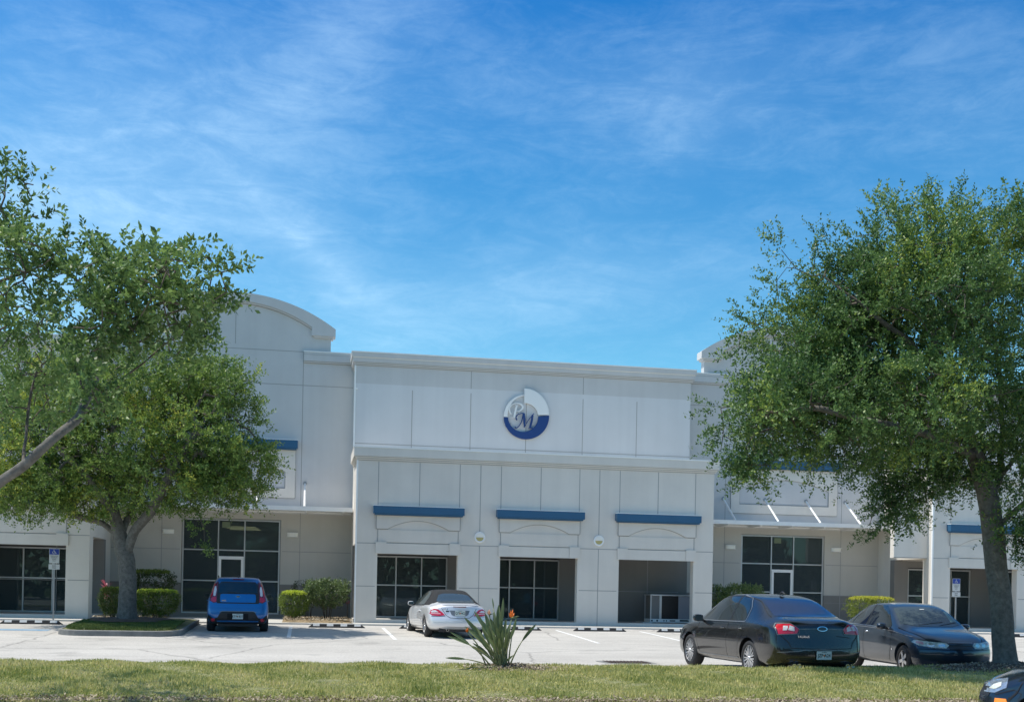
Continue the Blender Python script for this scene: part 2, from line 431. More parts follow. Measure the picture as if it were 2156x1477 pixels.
# mulch rings
def disc_mound(name, cx, cy, rx, ry, m, lift, hfun, h=0.03, seed=0):
    r = np.random.default_rng(seed); mb = MB(); n = 30; rings = 7
    jit = 1 + r.normal(0, 0.07, n)
    for k in range(rings+1):
        t = 1-k/rings
        for i in range(n):
            a = 2*PI*i/n; x = cx+rx*t*jit[i]*math.cos(a); y = cy+ry*t*jit[i]*math.sin(a)
            mb.v.append((x, y, float(hfun(x, y))+lift*(0.2 if k == 0 else 1)+(0 if k == 0 else h*(1-t)+r.normal(0, 0.008))))
    for k in range(rings):
        for i in range(n):
            mb.f.append((k*n+i, k*n+(i+1) % n, (k+1)*n+(i+1) % n, (k+1)*n+i)); mb.m.append(0)
    mb.f.append(tuple(rings*n+i for i in range(n))); mb.m.append(0)
    return tag(mb.build(name, m, smooth=True), kind='structure')
disc_mound('mulch_ring', TREE_R[0]+.15, TREE_R[1], 1.6, 0.95, M['mulch'], 0.012, lawn_h, 0.04, 1)
disc_mound('mulch_ring', PLANT[0]+.22, PLANT[1]-.02, 0.62, 0.42, M['mulch'], 0.012, lawn_h, 0.03, 2)
ISLZ = gz(35.6)+0.15+0.085
disc_mound('mulch_ring', -5.2, 36.6, 1.25, 1.9, M['mulch'], 0.05, lambda x, y: ISLZ, 0.06, 3)

# ---- grass blades: nobody could count them
def grass_mesh(name, xy, z, h, mats, spread=0.55, width=0.008, seed=0):
    r = np.random.default_rng(seed); n = len(xy)
    a = r.uniform(0, 2*PI, n); lean = np.abs(r.normal(0, spread, n)); b = r.uniform(0, 2*PI, n)
    hh = h*r.uniform(0.45, 1.25, n); w = width*r.uniform(0.7, 1.5, n)
    base = np.column_stack([xy, z-0.01])
    side = np.column_stack([np.cos(a), np.sin(a), np.zeros(n)])*w[:, None]
    tip = base + np.column_stack([np.cos(b)*np.sin(lean)*hh, np.sin(b)*np.sin(lean)*hh, np.cos(lean)*hh])
    mid = base*0.5+tip*0.5+np.column_stack([np.zeros(n), np.zeros(n), hh*0.08])
    V = np.stack([base-side, base+side, mid+side*0.8, tip, mid-side*0.8], 1).reshape(-1, 3)
    i = np.arange(n)[:, None]*5
    Fq = i + np.array([[0, 1, 2, 4]]); Ft = i + np.array([[4, 2, 3, 3]])
    me_f = np.concatenate([Fq], 0)
    # quads for the lower half, triangles for the tips
    tri = np.concatenate([i+np.array([[0,1,2]]), i+np.array([[0,2,4]]), i+np.array([[4,2,3]])], 0)
    return np_mesh(name, V, tri, mats)
M['grass'] = leaf_mat('lawn_blades', (0.26, 0.31, 0.07), (0.72, 0.66, 0.28), 0.42, 0.6, nscale=0.9, yellow=(0.66, 0.58, 0.32))
n = 230000
gx = rng.uniform(-9.0, 15.5, n); gy = LY0-0.06 + (LY1+0.03-LY0+0.06)*rng.uniform(0, 1, n)
keep = (((gx-TREE_R[0]-.15)/1.5)**2+((gy-TREE_R[1])/0.85)**2 > rng.uniform(0.8, 1.3, n)) & (((gx-PLANT[0]-.22)/0.55)**2+((gy-PLANT[1])/0.38)**2 > rng.uniform(0.7, 1.3, n))
# thin the near edge, where leaf litter shows
t = (gy-LY0)
keep &= (rng.uniform(0, 1, n) < np.clip(0.22+t/0.42+.25*np.sin(gx*2.3)*np.sin(gx*.9+1), 0, 1))
gx, gy = gx[keep], gy[keep]
patch = 0.75+0.5*np.sin(gx*1.3+np.sin(gy*1.7)*1.5)*0.3+0.25*np.sin(gx*4.1+gy*2.3)
g = grass_mesh('grass', np.column_stack([gx, gy]), lawn_h(gx, gy), 0.085*patch, M['grass'], spread=0.5, width=0.008, seed=3)
tag(g, kind='stuff')
M['grass_dark'] = leaf_mat('island_blades', (0.06, 0.10, 0.02), (0.15, 0.20, 0.05), 0.3, 0.6, nscale=1.2)
n = 26000
gx = rng.uniform(-6.55, -3.45, n); gy = rng.uniform(32.8, 36.0, n)
from_edge = np.minimum(np.minimum(gx+6.65, -3.35-gx), gy-32.7)
keep = (from_edge > 0.17) & ~(((gx+6.0 < 0.5) | (gx+4.0 > -0.1)) & (np.hypot(np.minimum(gx+6.65-0.75, 0)+np.minimum(-3.35-0.75-gx, 0), np.minimum(gy-33.45, 0)) > 0.55))
gx, gy = gx[keep], gy[keep]
g = grass_mesh('island_grass', np.column_stack([gx, gy]), np.interp(gy, [32.7, 34.0, 36.5], [gz(33)+.14, gz(34)+.22, gz(36.5)+.235]), 0.06, M['grass_dark'], width=0.01, seed=4)
tag(g, kind='stuff')
# dead leaf litter along the lawn's near edge and under the trees
M['dead_leaf'] = leaf_mat('dead_leaves', (0.17, 0.13, 0.09), (0.44, 0.37, 0.26), 0.1, 0.8, nscale=2)
n = 9000
lx = rng.uniform(-9, 15, n); ly = LY0-0.08 + np.abs(rng.normal(0, 0.22, n))
k = 2600; la = rng.uniform(0, 2*PI, k); lr = np.sqrt(rng.uniform(0, 1, k))
lx = np.concatenate([lx, TREE_R[0]+.1+1.7*lr*np.cos(la), PLANT[0]+.25+rng.normal(0, .42, 900)]); ly = np.concatenate([ly, TREE_R[1]+1.0*lr*np.sin(la), PLANT[1]+rng.normal(0, .27, 900)])
n = len(lx)
def scatter_leaves(P, size, seed, tilt=0.5):
    r = np.random.default_rng(seed); n = len(P)
    a = r.uniform(0, 2*PI, n); s = size*r.uniform(0.5, 1.3, n)
    u = np.column_stack([np.cos(a), np.sin(a), r.normal(0, tilt, n)]); u /= np.linalg.norm(u, axis=1)[:, None]
    w = np.column_stack([-np.sin(a), np.cos(a), r.normal(0, tilt, n)]); w /= np.linalg.norm(w, axis=1)[:, None]
    V = np.stack([P-u*s[:, None], P-w*s[:, None]*.4, P+u*s[:, None], P+w*s[:, None]*.4], 1).reshape(-1, 3)
    return V, (np.arange(n)[:, None]*4+np.array([[0, 1, 2, 3]]))
P = np.column_stack([lx, ly, lawn_h(lx, ly)+0.03+rng.uniform(0, 0.03, n)])
V, F = scatter_leaves(P, 0.03, 5)
tag(np_mesh('leaf_litter', V, F, M['dead_leaf']), kind='stuff')
n = 2600
lx = np.concatenate([rng.uniform(-0.7, 1.6, n//2), rng.uniform(15.1, 16.9, n//4), rng.uniform(-6.9, -5, n//4)]); ly = rng.uniform(39.9, 43.5, len(lx)); 
P = np.column_stack([lx, ly, 0.09+rng.uniform(0, 0.03, len(lx))]); V, F = scatter_leaves(P, 0.06, 6)
tag(np_mesh('leaf_litter', V, F, M['dead_leaf']), kind='stuff')
# ================================================================== the office building
FY, BY, GY = 40.90, 43.80, 45.20
bld = empty('office_building', (8.0, 45, 0), 0, 'long pale grey office building with arched parapets, blue bands and dark windows', 'building')
def bpart(mb, name, mats, **k):
    o = mb.build(name, mats, None, **k); o.parent = bld; o.location = -Vector(bld.location); return o

def vj(mb, X, z0, z1, Y, w=0.013): mb.box(X-w, X+w, Y-0.003, Y+0.02, z0, z1, 1)
def hj(mb, x0, x1, z, Y, w=0.013): mb.box(x0, x1, Y-0.003, Y+0.02, z-w, z+w, 1)
ST = [M['stucco'], M['joint'], M['stucco_grey'], M['stucco_light'], M['stucco_low_bounce'], M['white_metal'], M['stucco_canopy_shade']]

def window(x0, x1, z0, z1, Y, mull, rows, door=None, depth=0.12, fw=0.055):
    """framed window; mull = vertical centres, rows = horizontal centres; returns the frame part"""
    fr = MB(); ya, yb = Y+0.04, Y+0.04+depth
    fr.box(x0, x0+fw, ya, yb, z0, z1); fr.box(x1-fw, x1, ya, yb, z0, z1)
    fr.box(x0+fw, x1-fw, ya, yb, z0, z0+fw); fr.box(x0+fw, x1-fw, ya, yb, z1-fw, z1)
    vs = [x0+fw]+[m for m in mull]+[x1-fw]
    for m in mull: fr.box(m-fw*.42, m+fw*.42, ya+.004, yb-.004, z0+fw, z1-fw)
    xs = [x0+fw]; 
    for m in mull: xs += [m-fw*.42, m+fw*.42]
    xs.append(x1-fw)
    cells = []
    for i in range(0, len(xs), 2):
        a, b = xs[i], xs[i+1]; zz = z0+fw
        for r in rows:
            if door and abs((a+b)/2-door[0]) < 0.3 and r < door[1]+0.02: continue
            fr.box(a, b, ya+.008, yb-.008, r-fw*.42, r+fw*.42)
            cells.append((a, b, zz, r-fw*.42)); zz = r+fw*.42
        cells.append((a, b, zz, z1-fw))
    o = bpart(fr, 'window', M['alu'])
    for a, b, c, d in cells:
        if door and abs((a+b)/2-door[0]) < 0.3 and c < door[1]: c = door[1]+0.03
        if d-c < 0.03: continue
        p = MB(); p.box(a, b, ya+.05, ya+.06, c, d); q = p.build('pane', M['pane']); q.parent = o
    if door:
        cx, zt = door; a, b = [(xs[i], xs[i+1]) for i in range(0, len(xs), 2) if abs((xs[i]+xs[i+1])/2-cx) < 0.3][0]
        d = MB(); dw = 0.095; y0, y1 = ya-.012, yb-.03
        d.box(a+.004, a+dw, y0, y1, z0-.12, zt); d.box(b-dw, b-.004, y0, y1, z0-.12, zt)
        d.box(a+dw, b-dw, y0, y1, zt-.12, zt); d.box(a+dw, b-dw, y0, y1, z0-.12, z0+.12)
        do = bpart(d, 'entry_door', M['white_metal'])
        p = MB(); p.box(a+dw, b-dw, ya+.03, ya+.04, z0+.12, zt-.12); q = p.build('pane', M['pane']); q.parent = do
        h = MB(); h.tube([(a+dw*.5, y0-.05, z0+.75), (a+dw*.5, y0-.05, z0+1.1)], 0.014); h.tube([(a+dw*.5, y0+.02, z0+.78), (a+dw*.5, y0-.05, z0+.78)], .01); h.tube([(a+dw*.5, y0+.02, z0+1.07), (a+dw*.5, y0-.05, z0+1.07)], .01)
        q = h.build('handle', M['alu']); q.parent = do
    return o

def blue_band(cx, hw, z0, z1, Y, dep=0.30):
    m = MB(); m.box(cx-hw, cx+hw, Y-dep, Y, z0+.05, z1-.02); m.box(cx-hw+.05, cx+hw-.05, Y-dep+.05, Y, z0, z0+.05); m.box(cx-hw-.012, cx+hw+.012, Y-dep-.012, Y, z1-.02, z1, 1)
    return bpart(m, 'awning_band', [M['awning_blue'], M['white_metal']])

def arcade(sh, name='front_wall', openings=(3.93, 8.33, 12.75), left=True):
    X0, X1 = 1.75+sh, 14.93+sh; T = 0.34
    ow = 1.43; zo = 2.48; zb = 0.12
    m = MB()
    holes = [(c+sh-ow, c+sh+ow, zb, zo) for c in openings]
    wall_grid(m, X0, X1, -0.3, 5.78, holes, FY, FY+T)
    # panel joints
    for c in (3.93, 8.33, 12.75):
        c += sh
        for d in (-1.44, 0.02, 1.46): vj(m, c+d, 4.16, 5.70, FY)
        # raised surround: keystone blocks, lintel course and arched pad
        for s in (-1, 1):
            xo = c+s*1.50; xi = c+s*1.12
            m.box(min(xo, xi), max(xo, xi), FY-.07, FY-.0, zo-.03, 2.86)
        m.box(c-1.12, c+1.12, FY-.03, FY, zo-.03, 2.82)
        m.box(c-1.42, c+1.42, FY-.02, FY, 2.86, 3.30)
        n = 18; R = 2.0
        up = [(c-1.49, 3.80)]; lo = [(c-1.49, 3.33)]
        up.append((c-1.09, 3.80)); lo.append((c-1.09, 3.33))
        for i in range(n+1):
            t = -1.09+2.18*i/n; z = 3.33+0.31*(1-(t/1.09)**2)
            up.append((c+t, 3.80)); lo.append((c+t, z))
        up.append((c+1.49, 3.80)); lo.append((c+1.49, 3.33))
        m.band(lo, up, FY-.06, FY)
        m.band([(p[0], p[1]-.022) for p in lo], lo, FY-.024, FY, 1)
        for s in (-1, 1): vj(m, c+s*1.49, 3.33, 3.80, FY-.06, .012); vj(m, c+s*1.43, 2.87, 3.32, FY-.02, .012); vj(m, c+s*1.13, 2.47, 2.84, FY-.03, .010)
        hj(m, c-1.12, c+1.12, 2.832, FY-.0, .014)
        blue_band(c, 1.61, 3.81, 4.14, FY)
    for X in (6.14, 10.54): vj(m, X+sh, -0.1, 2.81, FY); vj(m, X+sh, 3.32, 5.70, FY)
    edges = [X0]+[v for c in openings for v in (c+sh-1.50, c+sh+1.50)]+[X1]
    for i in range(0, len(edges), 2):
        for z in (1.29, 2.81): hj(m, edges[i], edges[i+1] if i+1 < len(edges) else X1, z, FY)
    o = bpart(m, name, ST)
    # side walls of the arcade: open below, wall above
    m = MB()
    for s, X in ((1, X0), (-1, X1)):
        if s == 1 and sh > 20:
            m = MB(); m.box(22.42, X+.001, 41.28, 41.58, 2.80, 5.78); hj(m, 22.42, X, 2.82, 41.28); bpart(m, 'return_wall', ST)
        a, b = (X, X+T) if s == 1 else (X-T, X)
        m = MB(); m.box(a, b, FY+T, BY, 2.80, 5.78); m.box(a, b, FY+T, FY+T+0.35, -0.3, 2.80); m.box(a, b, FY+T+.35, BY, -0.3, 0.10)
        bpart(m, 'side_wall', ST)
    # back wall of the arcade with windows
    return X0, X1

def cornice_low(X0, X1):
    m = MB(); p = 0.14
    m.box(X0-p, X1+p, FY-p, BY-.002, 5.86, 6.18); m.box(X0-p+.05, X1+p-.05, FY-p+.05, BY-.004, 5.80, 5.86); m.box(X0-p+.09, X1+p-.09, FY-p+.09, BY-.006, 5.74, 5.80)
    m.box(X0-p-.01, X1+p+.01, FY-p-.01, BY-.001, 6.18, 6.20)
    m.box(X0-p-.015, X1+p+.015, FY-p-.015, FY-p-.001, 6.165, 6.205, 5); m.box(X0-p+.02, X1+p-.02, FY-p+.035, FY-p+.0495, 5.845, 5.862, 1); m.box(X0-.03, X1+.03, FY-p+.075, FY-p+.0895, 5.785, 5.802, 1); m.box(X0-.02, X1+.02, FY-.02, FY-.001, 5.72, 5.74, 1)
    bpart(m, 'low_cornice', ST)

def centre(sh, wins):
    X0, X1 = arcade(sh); cornice_low(X0, X1); T = 0.35
    # back wall / upper wall in one plane
    m = MB(); holes = [(w[0], w[1], 0.12, 2.50) for w in wins]
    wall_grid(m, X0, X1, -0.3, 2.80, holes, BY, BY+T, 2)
    # lighter field and darker strip above
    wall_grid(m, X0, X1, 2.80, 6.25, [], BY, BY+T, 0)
    wall_grid(m, X0, X1, 6.25, 8.93, [], BY, BY+T, 3)
    wall_grid(m, X0, X1, 8.93, 9.62, [], BY, BY+T, 4)
    for X in (3.88, 6.13, 8.30, 10.55, 12.73): vj(m, X+sh, 6.2, 8.76, BY)
    for X in (6.13, 10.55): vj(m, X+sh, 8.93, 9.62, BY)
    hj(m, X0, X1, 6.67, BY)
    vj(m, 13.30+sh, 0.1, 2.8, BY); hj(m, 11.3+sh, X1-.35, 1.29, BY)
    bpart(m, 'upper_wall', ST)
    m = MB()
    for a in (X0, X1-T): m = MB(); m.box(a, a+T, BY+T, GY+3, -0.3, 9.62); bpart(m, 'side_wall', ST)
    m = MB()
    m.box(X0+.35, X1-.35, FY+.35, BY, 2.78, 2.95)      # arcade ceiling
    bpart(m, 'arcade_ceiling', ST)
    m = MB(); m.box(X0+.02, X1-.02, BY+T, GY+20, 9.3, 9.45); bpart(m, 'roof', M['roof'])
    m = MB(); p = 0.13
    m.box(X0-p, X1+p, BY-p, GY+3, 9.72, 9.90); m.box(X0-p-.05, X1+p+.05, BY-p-.05, GY+3.05, 9.90, 10.08)
    m.box(X0-p+.04, X1+p-.04, BY-p+.04, GY+2.9, 9.67, 9.72); m.box(X0-p+.08, X1+p-.08, BY-p+.08, GY+2.85, 9.62, 9.67)
    m.box(X0-p-.06, X1+p+.06, BY-p-.06, GY+3.06, 10.08, 10.10)
    m.m = [4]*len(m.m); m.box(X0-p-.065, X1+p+.065, BY-p-.066, BY-p-.0505, 10.075, 10.105, 5); m.box(X0-p, X1+p, BY-p-.014, BY-p-.001, 9.885, 9.899, 5); m.box(X0-p+.02, X1+p-.02, BY-p+.026, BY-p+.0395, 9.705, 9.722, 1); m.box(X0-.03, X1+.03, BY-p+.066, BY-p+.0795, 9.655, 9.672, 1); m.box(X0-.02, X1+.02, BY-.03, BY-.001, 9.60, 9.62, 1)
    bpart(m, 'upper_cornice', ST)
    m = MB(); m.box(X0+.35, X1-.35, FY+.36, BY, -0.3, 0.10); bpart(m, 'arcade_floor', M['concrete'])
    for w in wins: window(w[0], w[1], 0.12, 2.46, BY, w[2], [1.35])

centre(0, [(2.42, 5.36, (3.40, 4.37)), (6.80, 9.74, (7.78, 8.76))])
centre(-22.13, [(-20.0, -17.1, (-19.0, -18.0)), (-15.4, -12.5, (-14.4, -13.4)), (-10.97, -7.97, (-9.97, -8.97))])
centre(22.08, [(24.44, 27.28, (25.42, 26.40)), (28.9, 31.8, (29.9, 30.8))])

def gable_bay(X0, X1, c):
    T = 0.35; m = MB()
    wh = (c-1.84, c+1.84, 0.14, 3.76)
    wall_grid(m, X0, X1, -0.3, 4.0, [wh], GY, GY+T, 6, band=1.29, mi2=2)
    wall_grid(m, X0, X1, 4.0, 9.84, [], GY, GY+T, 4)
    # arched parapet wall
    Ro = 6.48; zc = 12.38-Ro
    def arc(hw, R, z0, n=32): return [(c-hw+2*hw*i/n, z0+math.sqrt(R*R-(-hw+2*hw*i/n)**2)) for i in range(n+1)]
    aw = arc(3.60, Ro-.05, zc)
    m.prism([(c-3.60, 9.84), (c+3.60, 9.84)]+list(reversed(aw)), GY, GY+T, 4)
    vj(m, c, 10.45, 12.0, GY); vj(m, c, 3.9+3, 10.0, GY)
    hj(m, c-2.5, c+2.57, 10.27, GY); hj(m, X0+.05, X1-.05, 8.98, GY)
    for s in (-1, 1): vj(m, c+s*2.57, 0.0, 4.05, GY); vj(m, c+s*2.57, 4.3, 10.27, GY)
    hj(m, X0+.02, c-1.9, 2.56, GY); hj(m, c+1.9, X1-.02, 2.56, GY); hj(m, X0, c-1.9, 1.29, GY); hj(m, c+1.9, X1, 1.29, GY); hj(m, X0, c-1.9, .98, GY, .006); hj(m, c+1.9, X1, .98, GY, .006)
    # framed panel over the canopy
    yf = GY-.05
    hw = 2.34
    for s in (-1, 1):
        a, b = sorted((c+s*1.97, c+s*hw)); m.box(a, b, yf, GY, 4.62, 6.46)
    m.box(c-1.97, c+1.97, yf, GY, 4.62, 4.98)
    n = 20; lo = []; up = []
    for i in range(n+1):
        t = -1.97+3.94*i/n; z = 5.62+0.42*(1-(t/1.97)**2); lo.append((c+t, z)); up.append((c+t, 6.46))
    m.band(lo, up, yf, GY)
    m.band([(p[0], p[1]-.025) for p in lo], lo, yf+.03, GY, 1)
    for s in (-1, 1): vj(m, c+s*hw, 4.6, 6.44, yf+.01, .014); vj(m, c+s*1.96, 4.99, 5.60, yf+.03, .014)
    hj(m, c-hw, c+hw, 4.61, yf+.01, .014); hj(m, c-1.95, c+1.95, 4.995, yf+.02, .014)
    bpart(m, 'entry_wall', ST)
    blue_band(c, 2.42, 6.47, 6.84, GY)
    # arched cornice
    m = MB(); y0 = GY-.16
    Ri = 5.24; zi = 12.06-Ri
    n = 36; o_ = []; i_ = []
    for k in range(n+1):
        t = -1+2*k/n
        xo = c+t*3.77; xi = c+t*2.86
        o_.append((xo, zc+math.sqrt(Ro*Ro-(xo-c)**2))); i_.append((xi, zi+math.sqrt(Ri*Ri-(xi-c)**2)))
    m.band(i_, o_, y0, GY+T+.06)
    i2 = [(p[0], p[1]-.06) for p in i_]
    m.band(i2, i_, y0+.06, GY)
    for s in (-1, 1):
        e = (c+s*3.77, zc+math.sqrt(Ro*Ro-3.77**2)); q = (c+s*2.86, zi+math.sqrt(Ri*Ri-2.86**2))
        pts = [q, (c+s*2.86, 10.89), (c+s*3.77, 10.89), e]
        if s == 1: pass
        else: pts = pts[::-1]
        m.prism(pts, y0, GY+T+.06)
        a, b = sorted((c+s*2.95, c+s*3.69)); m.box(a, b, y0+.06, GY+T+.03, 10.82, 10.89)
    m.m = [4]*len(m.m)
    i3 = [(p[0], p[1]-.015) for p in i_]; m.band(i3, i_, y0+.045, y0+.0595, 1); i4 = [(p[0], p[1]-.085) for p in i_]; i5 = [(p[0], p[1]-.062) for p in i_]; m.band(i4, i5, GY-.02, GY-.001, 1); bpart(m, 'arched_cornice', ST)
    # flat parapet cornices each side, kept clear of the arched wall
    m = MB()
    for a, b in ((X0, c-2.58), (c+2.58, X1)):
        m.box(a, b, GY-.12, GY-.001, 9.92, 10.30); m.box(a, b, GY-.08, GY-.001, 9.86, 9.92); 
    for a, b in ((X0, c-3.61), (c+3.61, X1)): m.box(a, b, GY, GY+T, 9.84, 10.29)
    m.box(X0, X1, GY+T, GY+20, 9.2, 9.35)
    m.m = [4]*len(m.m)
    for a, b in ((X0, c-2.58), (c+2.58, X1)): m.box(a, b, GY-.093, GY-.0805, 9.905, 9.922, 1); m.box(a, b, GY-.02, GY-.001, 9.84, 9.86, 1); m.box(a, b, GY-.134, GY-.1205, 10.27, 10.30, 5); m.box(a, b, GY-.128, GY-.1205, 10.16, 10.17, 1)
    bpart(m, 'parapet_cornice', ST)
    # window wall with door
    mu = (c-.49, c+.49)
    window(wh[0]+.02, wh[1]-.02, 0.14, 3.74, GY, mu, [1.39, 2.56], door=(c, 2.33))
    # canopy
    m = MB(); yc = 43.70
    m.box(X0+.02, X1-.03, yc, yc+.09, 4.06, 4.22); m.box(X0+.02, X1-.03, yc+.09, GY-.06, 4.10, 4.17)
    for k in range(7): m.box(X0+.3+k*(X1-X0-.7)/6, X0+.36+k*(X1-X0-.7)/6, yc+.09, GY-.06, 4.02, 4.10)
    m.box(X0+.02, X1-.03, GY-.06, GY-.001, 4.05, 4.26)
    cn = bpart(m, 'canopy', M['white_metal'])
    for d in (-2.66, -.84, .97, 2.72):
        m = MB(); m.tube([(c+d, GY-.03, 5.18), (c+d, yc+.06, 4.22)], 0.038); q = m.build('canopy_rod', M['white_metal'], smooth=True, angle=40); q.parent = cn
        m = MB(); m.lathe([(0, -.035), (.075, -.035), (.075, 0), (0, 0)], 'y', 14, (c+d, GY, 5.2)); q = m.build('rod_plate', M['galv'], recalc=True); q.parent = cn
gable_bay(-7.20, 1.75, -2.79)
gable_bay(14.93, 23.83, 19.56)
# rooms behind the glass
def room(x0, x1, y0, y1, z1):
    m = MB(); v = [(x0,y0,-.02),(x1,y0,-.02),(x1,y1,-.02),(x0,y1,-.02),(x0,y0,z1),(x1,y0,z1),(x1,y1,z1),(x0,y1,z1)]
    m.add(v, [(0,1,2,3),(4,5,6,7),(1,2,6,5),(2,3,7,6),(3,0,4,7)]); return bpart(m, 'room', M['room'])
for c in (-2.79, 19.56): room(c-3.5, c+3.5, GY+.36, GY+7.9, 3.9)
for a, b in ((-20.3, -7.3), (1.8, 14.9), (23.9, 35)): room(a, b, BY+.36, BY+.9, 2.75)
for k, (dx, dy, w) in enumerate([(0.42, 5.2, 1.35), (.48, 6.4, 1.35), (.54, 7.6, 1.35)]):
    m = MB(); m.box(-2.95+dx-w/2-.25, -2.95+dx+w/2-.25, GY+dy, GY+dy+.07, 3.70, 3.73)
    bpart(m, 'ceiling_tube', M['tube_light'])
# rest of the building mass behind
m = MB(); m.box(-45, 60, GY+8, GY+45, -0.3, 9.3); bpart(m, 'rear_block', M['stucco'])
# white strips painting the sunlight on the corner edges
for X in (1.75, 23.83): m = MB(); m.box(X-.035, X+.02, FY-.03, FY+.06, 0.0, 5.72); bpart(m, 'sunlit_edge', M['white_metal'])
m = MB(); m.box(1.69, 1.746, BY-.02, BY+.07, 6.25, 9.6); m.box(1.745, 1.82, BY-.05, BY-.005, 8.70, 8.74); bpart(m, 'sunlit_edge', M['white_metal'])
# house numbers decal above the doors
for c in (-2.79, 19.56):
    m = MB(); m.box(c-.36, c-.06, GY+.070, GY+.088, 3.42, 3.64); bpart(m, 'door_notice', mat('notice_green', (.16, .20, .12), .6))

# ---- wall lights
def round_light(X, label):
    o = empty('wall_light', (X, FY, 3.12), 0, label, 'wall light', 'round wall lights on the piers')
    m = MB(); m.lathe([(0, 0), (.195, 0), (.20, -.03), (.185, -.06), (.14, -.055), (.14, -.03), (0, -.03)], 'y', 36); m.build('bezel', M['white_metal'], o, smooth=True, angle=35)
    for mi, (a0, a1), nm in ((M['lens'], (4, 176), 'hood'), (M['lens_amber'], (184, 356), 'lens')):
        pts = [(.137*math.cos(math.radians(a0+(a1-a0)*i/18)), .137*math.sin(math.radians(a0+(a1-a0)*i/18))) for i in range(19)]
        m = MB(); m.prism(pts, -.062 if nm == 'hood' else -.045, -.031); m.build(nm, mi, o)
    return o
round_light(6.14, 'round half-hooded wall light on the pier right of the parked silver convertible')
round_light(10.54, 'round half-hooded wall light on the pier beside the bay with the grey outdoor unit')
round_light(6.14-22.13, 'round half-hooded wall light far along the left wing'); 
def sconce(X, label):
    o = empty('wall_sconce', (X, GY, 3.21), 0, label, 'wall light', 'rectangular wall lights beside the entrances')
    m = MB(); m.box(-.21, .21, -.035, 0, -.085, .085); m.build('back_plate', M['white_metal'], o, bevel=.006)
    m = MB(); n = 10
    pts = []
    for i in range(n+1):
        t = -1+2*i/n; pts.append((t*.20, -.036-.07*(1-t*t)**.5))
    for i in range(n):
        a, b = pts[i], pts[i+1]; m.add([(a[0], a[1], -.075), (b[0], b[1], -.075), (b[0], b[1], .06), (a[0], a[1], .06)], [(0, 1, 2, 3)])
    m.f.append(tuple(range(0, 0))) if False else None
    m.build('shade', M['lens'], o, smooth=True)
    m = MB()
    for z in (.06, -.088): m.box(-.21, .21, -.12, -.036, z, z+.013)
    m.build('rim', M['white_metal'], o)
    return o
sconce(-5.12, 'white rectangular wall light behind the left tree, left of the blue hatchback entrance')
sconce(-.50, 'white rectangular wall light right of the entrance glazing behind the blue hatchback')
sconce(17.25, 'white rectangular wall light left of the entrance glazing behind the black sedan')
sconce(21.92, 'white rectangular wall light right of the entrance glazing behind the black sedan')
# security camera under the right canopy
o = empty('security_camera', (23.3, 44.6, 4.02), 0, 'small dark dome security camera under the right end of the right canopy', 'camera')
m = MB(); m.lathe([(0, 0), (.09, 0), (.09, -.05), (.075, -.06)], 'z', 20); m.build('mount', M['black'], o, smooth=True, angle=30)
m = MB(); m.lathe([(.075, -.06), (.072, -.10), (.05, -.135), (0, -.15)], 'z', 20); m.build('dome', M['black'], o, smooth=True)

# ---- logo sign on the upper wall
LY = BY-0.11
def lp(zx, zy):
    p = onY(1020+zx/8.206, 780+zy/8.206, LY); return Vector((p.x, 0, p.z))
LC = lp(726, 785)
logo = empty('logo_sign', (LC.x, LY, LC.z), 0, 'round grey and navy monogram sign with letters P and M high on the middle wall', 'sign')
def L2(zx, zy): q = lp(zx, zy)-LC; return (q.x, q.z)
def ell(cx, cy, rx, ry, a0, a1, n=40): return [L2(cx+rx*math.cos(math.radians(a0+(a1-a0)*i/n)), cy-ry*math.sin(math.radians(a0+(a1-a0)*i/n))) for i in range(n+1)]
def lband(name, a, b, m, y0=0, y1=.06): q = MB(); q.band(a, b, y0, y1); return q.build(name, m, logo)
lband('grey_quadrant', ell(690, 770, 235, 213, 90, 2, 30), ell(690, 772, 427, 468, 90, 1, 30), M['logo_grey'])
lband('navy_arc', ell(670, 790, 262, 266, 184, 360, 50), ell(726, 790, 391, 392, 181, 362.5, 50), M['logo_navy'])
lband('grey_crescent', ell(700, 795, 300, 364, 90, 180, 30), ell(700, 795, 365, 380, 92, 180, 30), M['logo_grey'])
def stroke(mb, pts, y0, y1, n=10):
    """pts (zx, zy, w): Catmull-Rom ribbon with varying width"""
    P = [Vector(p) for p in pts]; out = []
    for i in range(len(P)-1):
        p0, p1, p2, p3 = P[max(i-1, 0)], P[i], P[i+1], P[min(i+2, len(P)-1)]
        for k in range(n):
            t = k/n; out.append(0.5*((2*p1)+(p2-p0)*t+(2*p0-5*p1+4*p2-p3)*t*t+(3*p1-p0-3*p2+p3)*t**3))
    out.append(P[-1]); A = []; B = []
    for i, p in enumerate(out):
        d = (out[min(i+1, len(out)-1)]-out[max(i-1, 0)]); d = Vector((d.x, d.y)).normalized(); nn = Vector((-d.y, d.x))*max(p.z, 4)/2
        A.append(L2(p.x+nn.x, p.y+nn.y)); B.append(L2(p.x-nn.x, p.y-nn.y))
    mb.band(A, B, y0, y1)
q = MB()
stroke(q, [(466, 748, 14), (440, 710, 24), (432, 660, 20), (452, 610, 16), (505, 572, 14), (570, 562, 16), (630, 578, 24), (662, 622, 32), (640, 672, 26), (595, 698, 16), (556, 702, 8)], 0, .05)
stroke(q, [(562, 592, 32), (548, 650, 34), (530, 730, 34), (515, 800, 30)], .002, .048); stroke(q, [(528, 594, 10), (585, 596, 6)], .004, .046); stroke(q, [(460, 806, 8), (575, 806, 12)], .004, .046)
q.build('letter_p', M['logo_grey'], logo)
q = MB()
stroke(q, [(566, 850, 22), (548, 825, 20), (550, 790, 16), (580, 755, 14), (640, 735, 14), (690, 737, 14)], -.01, .04)
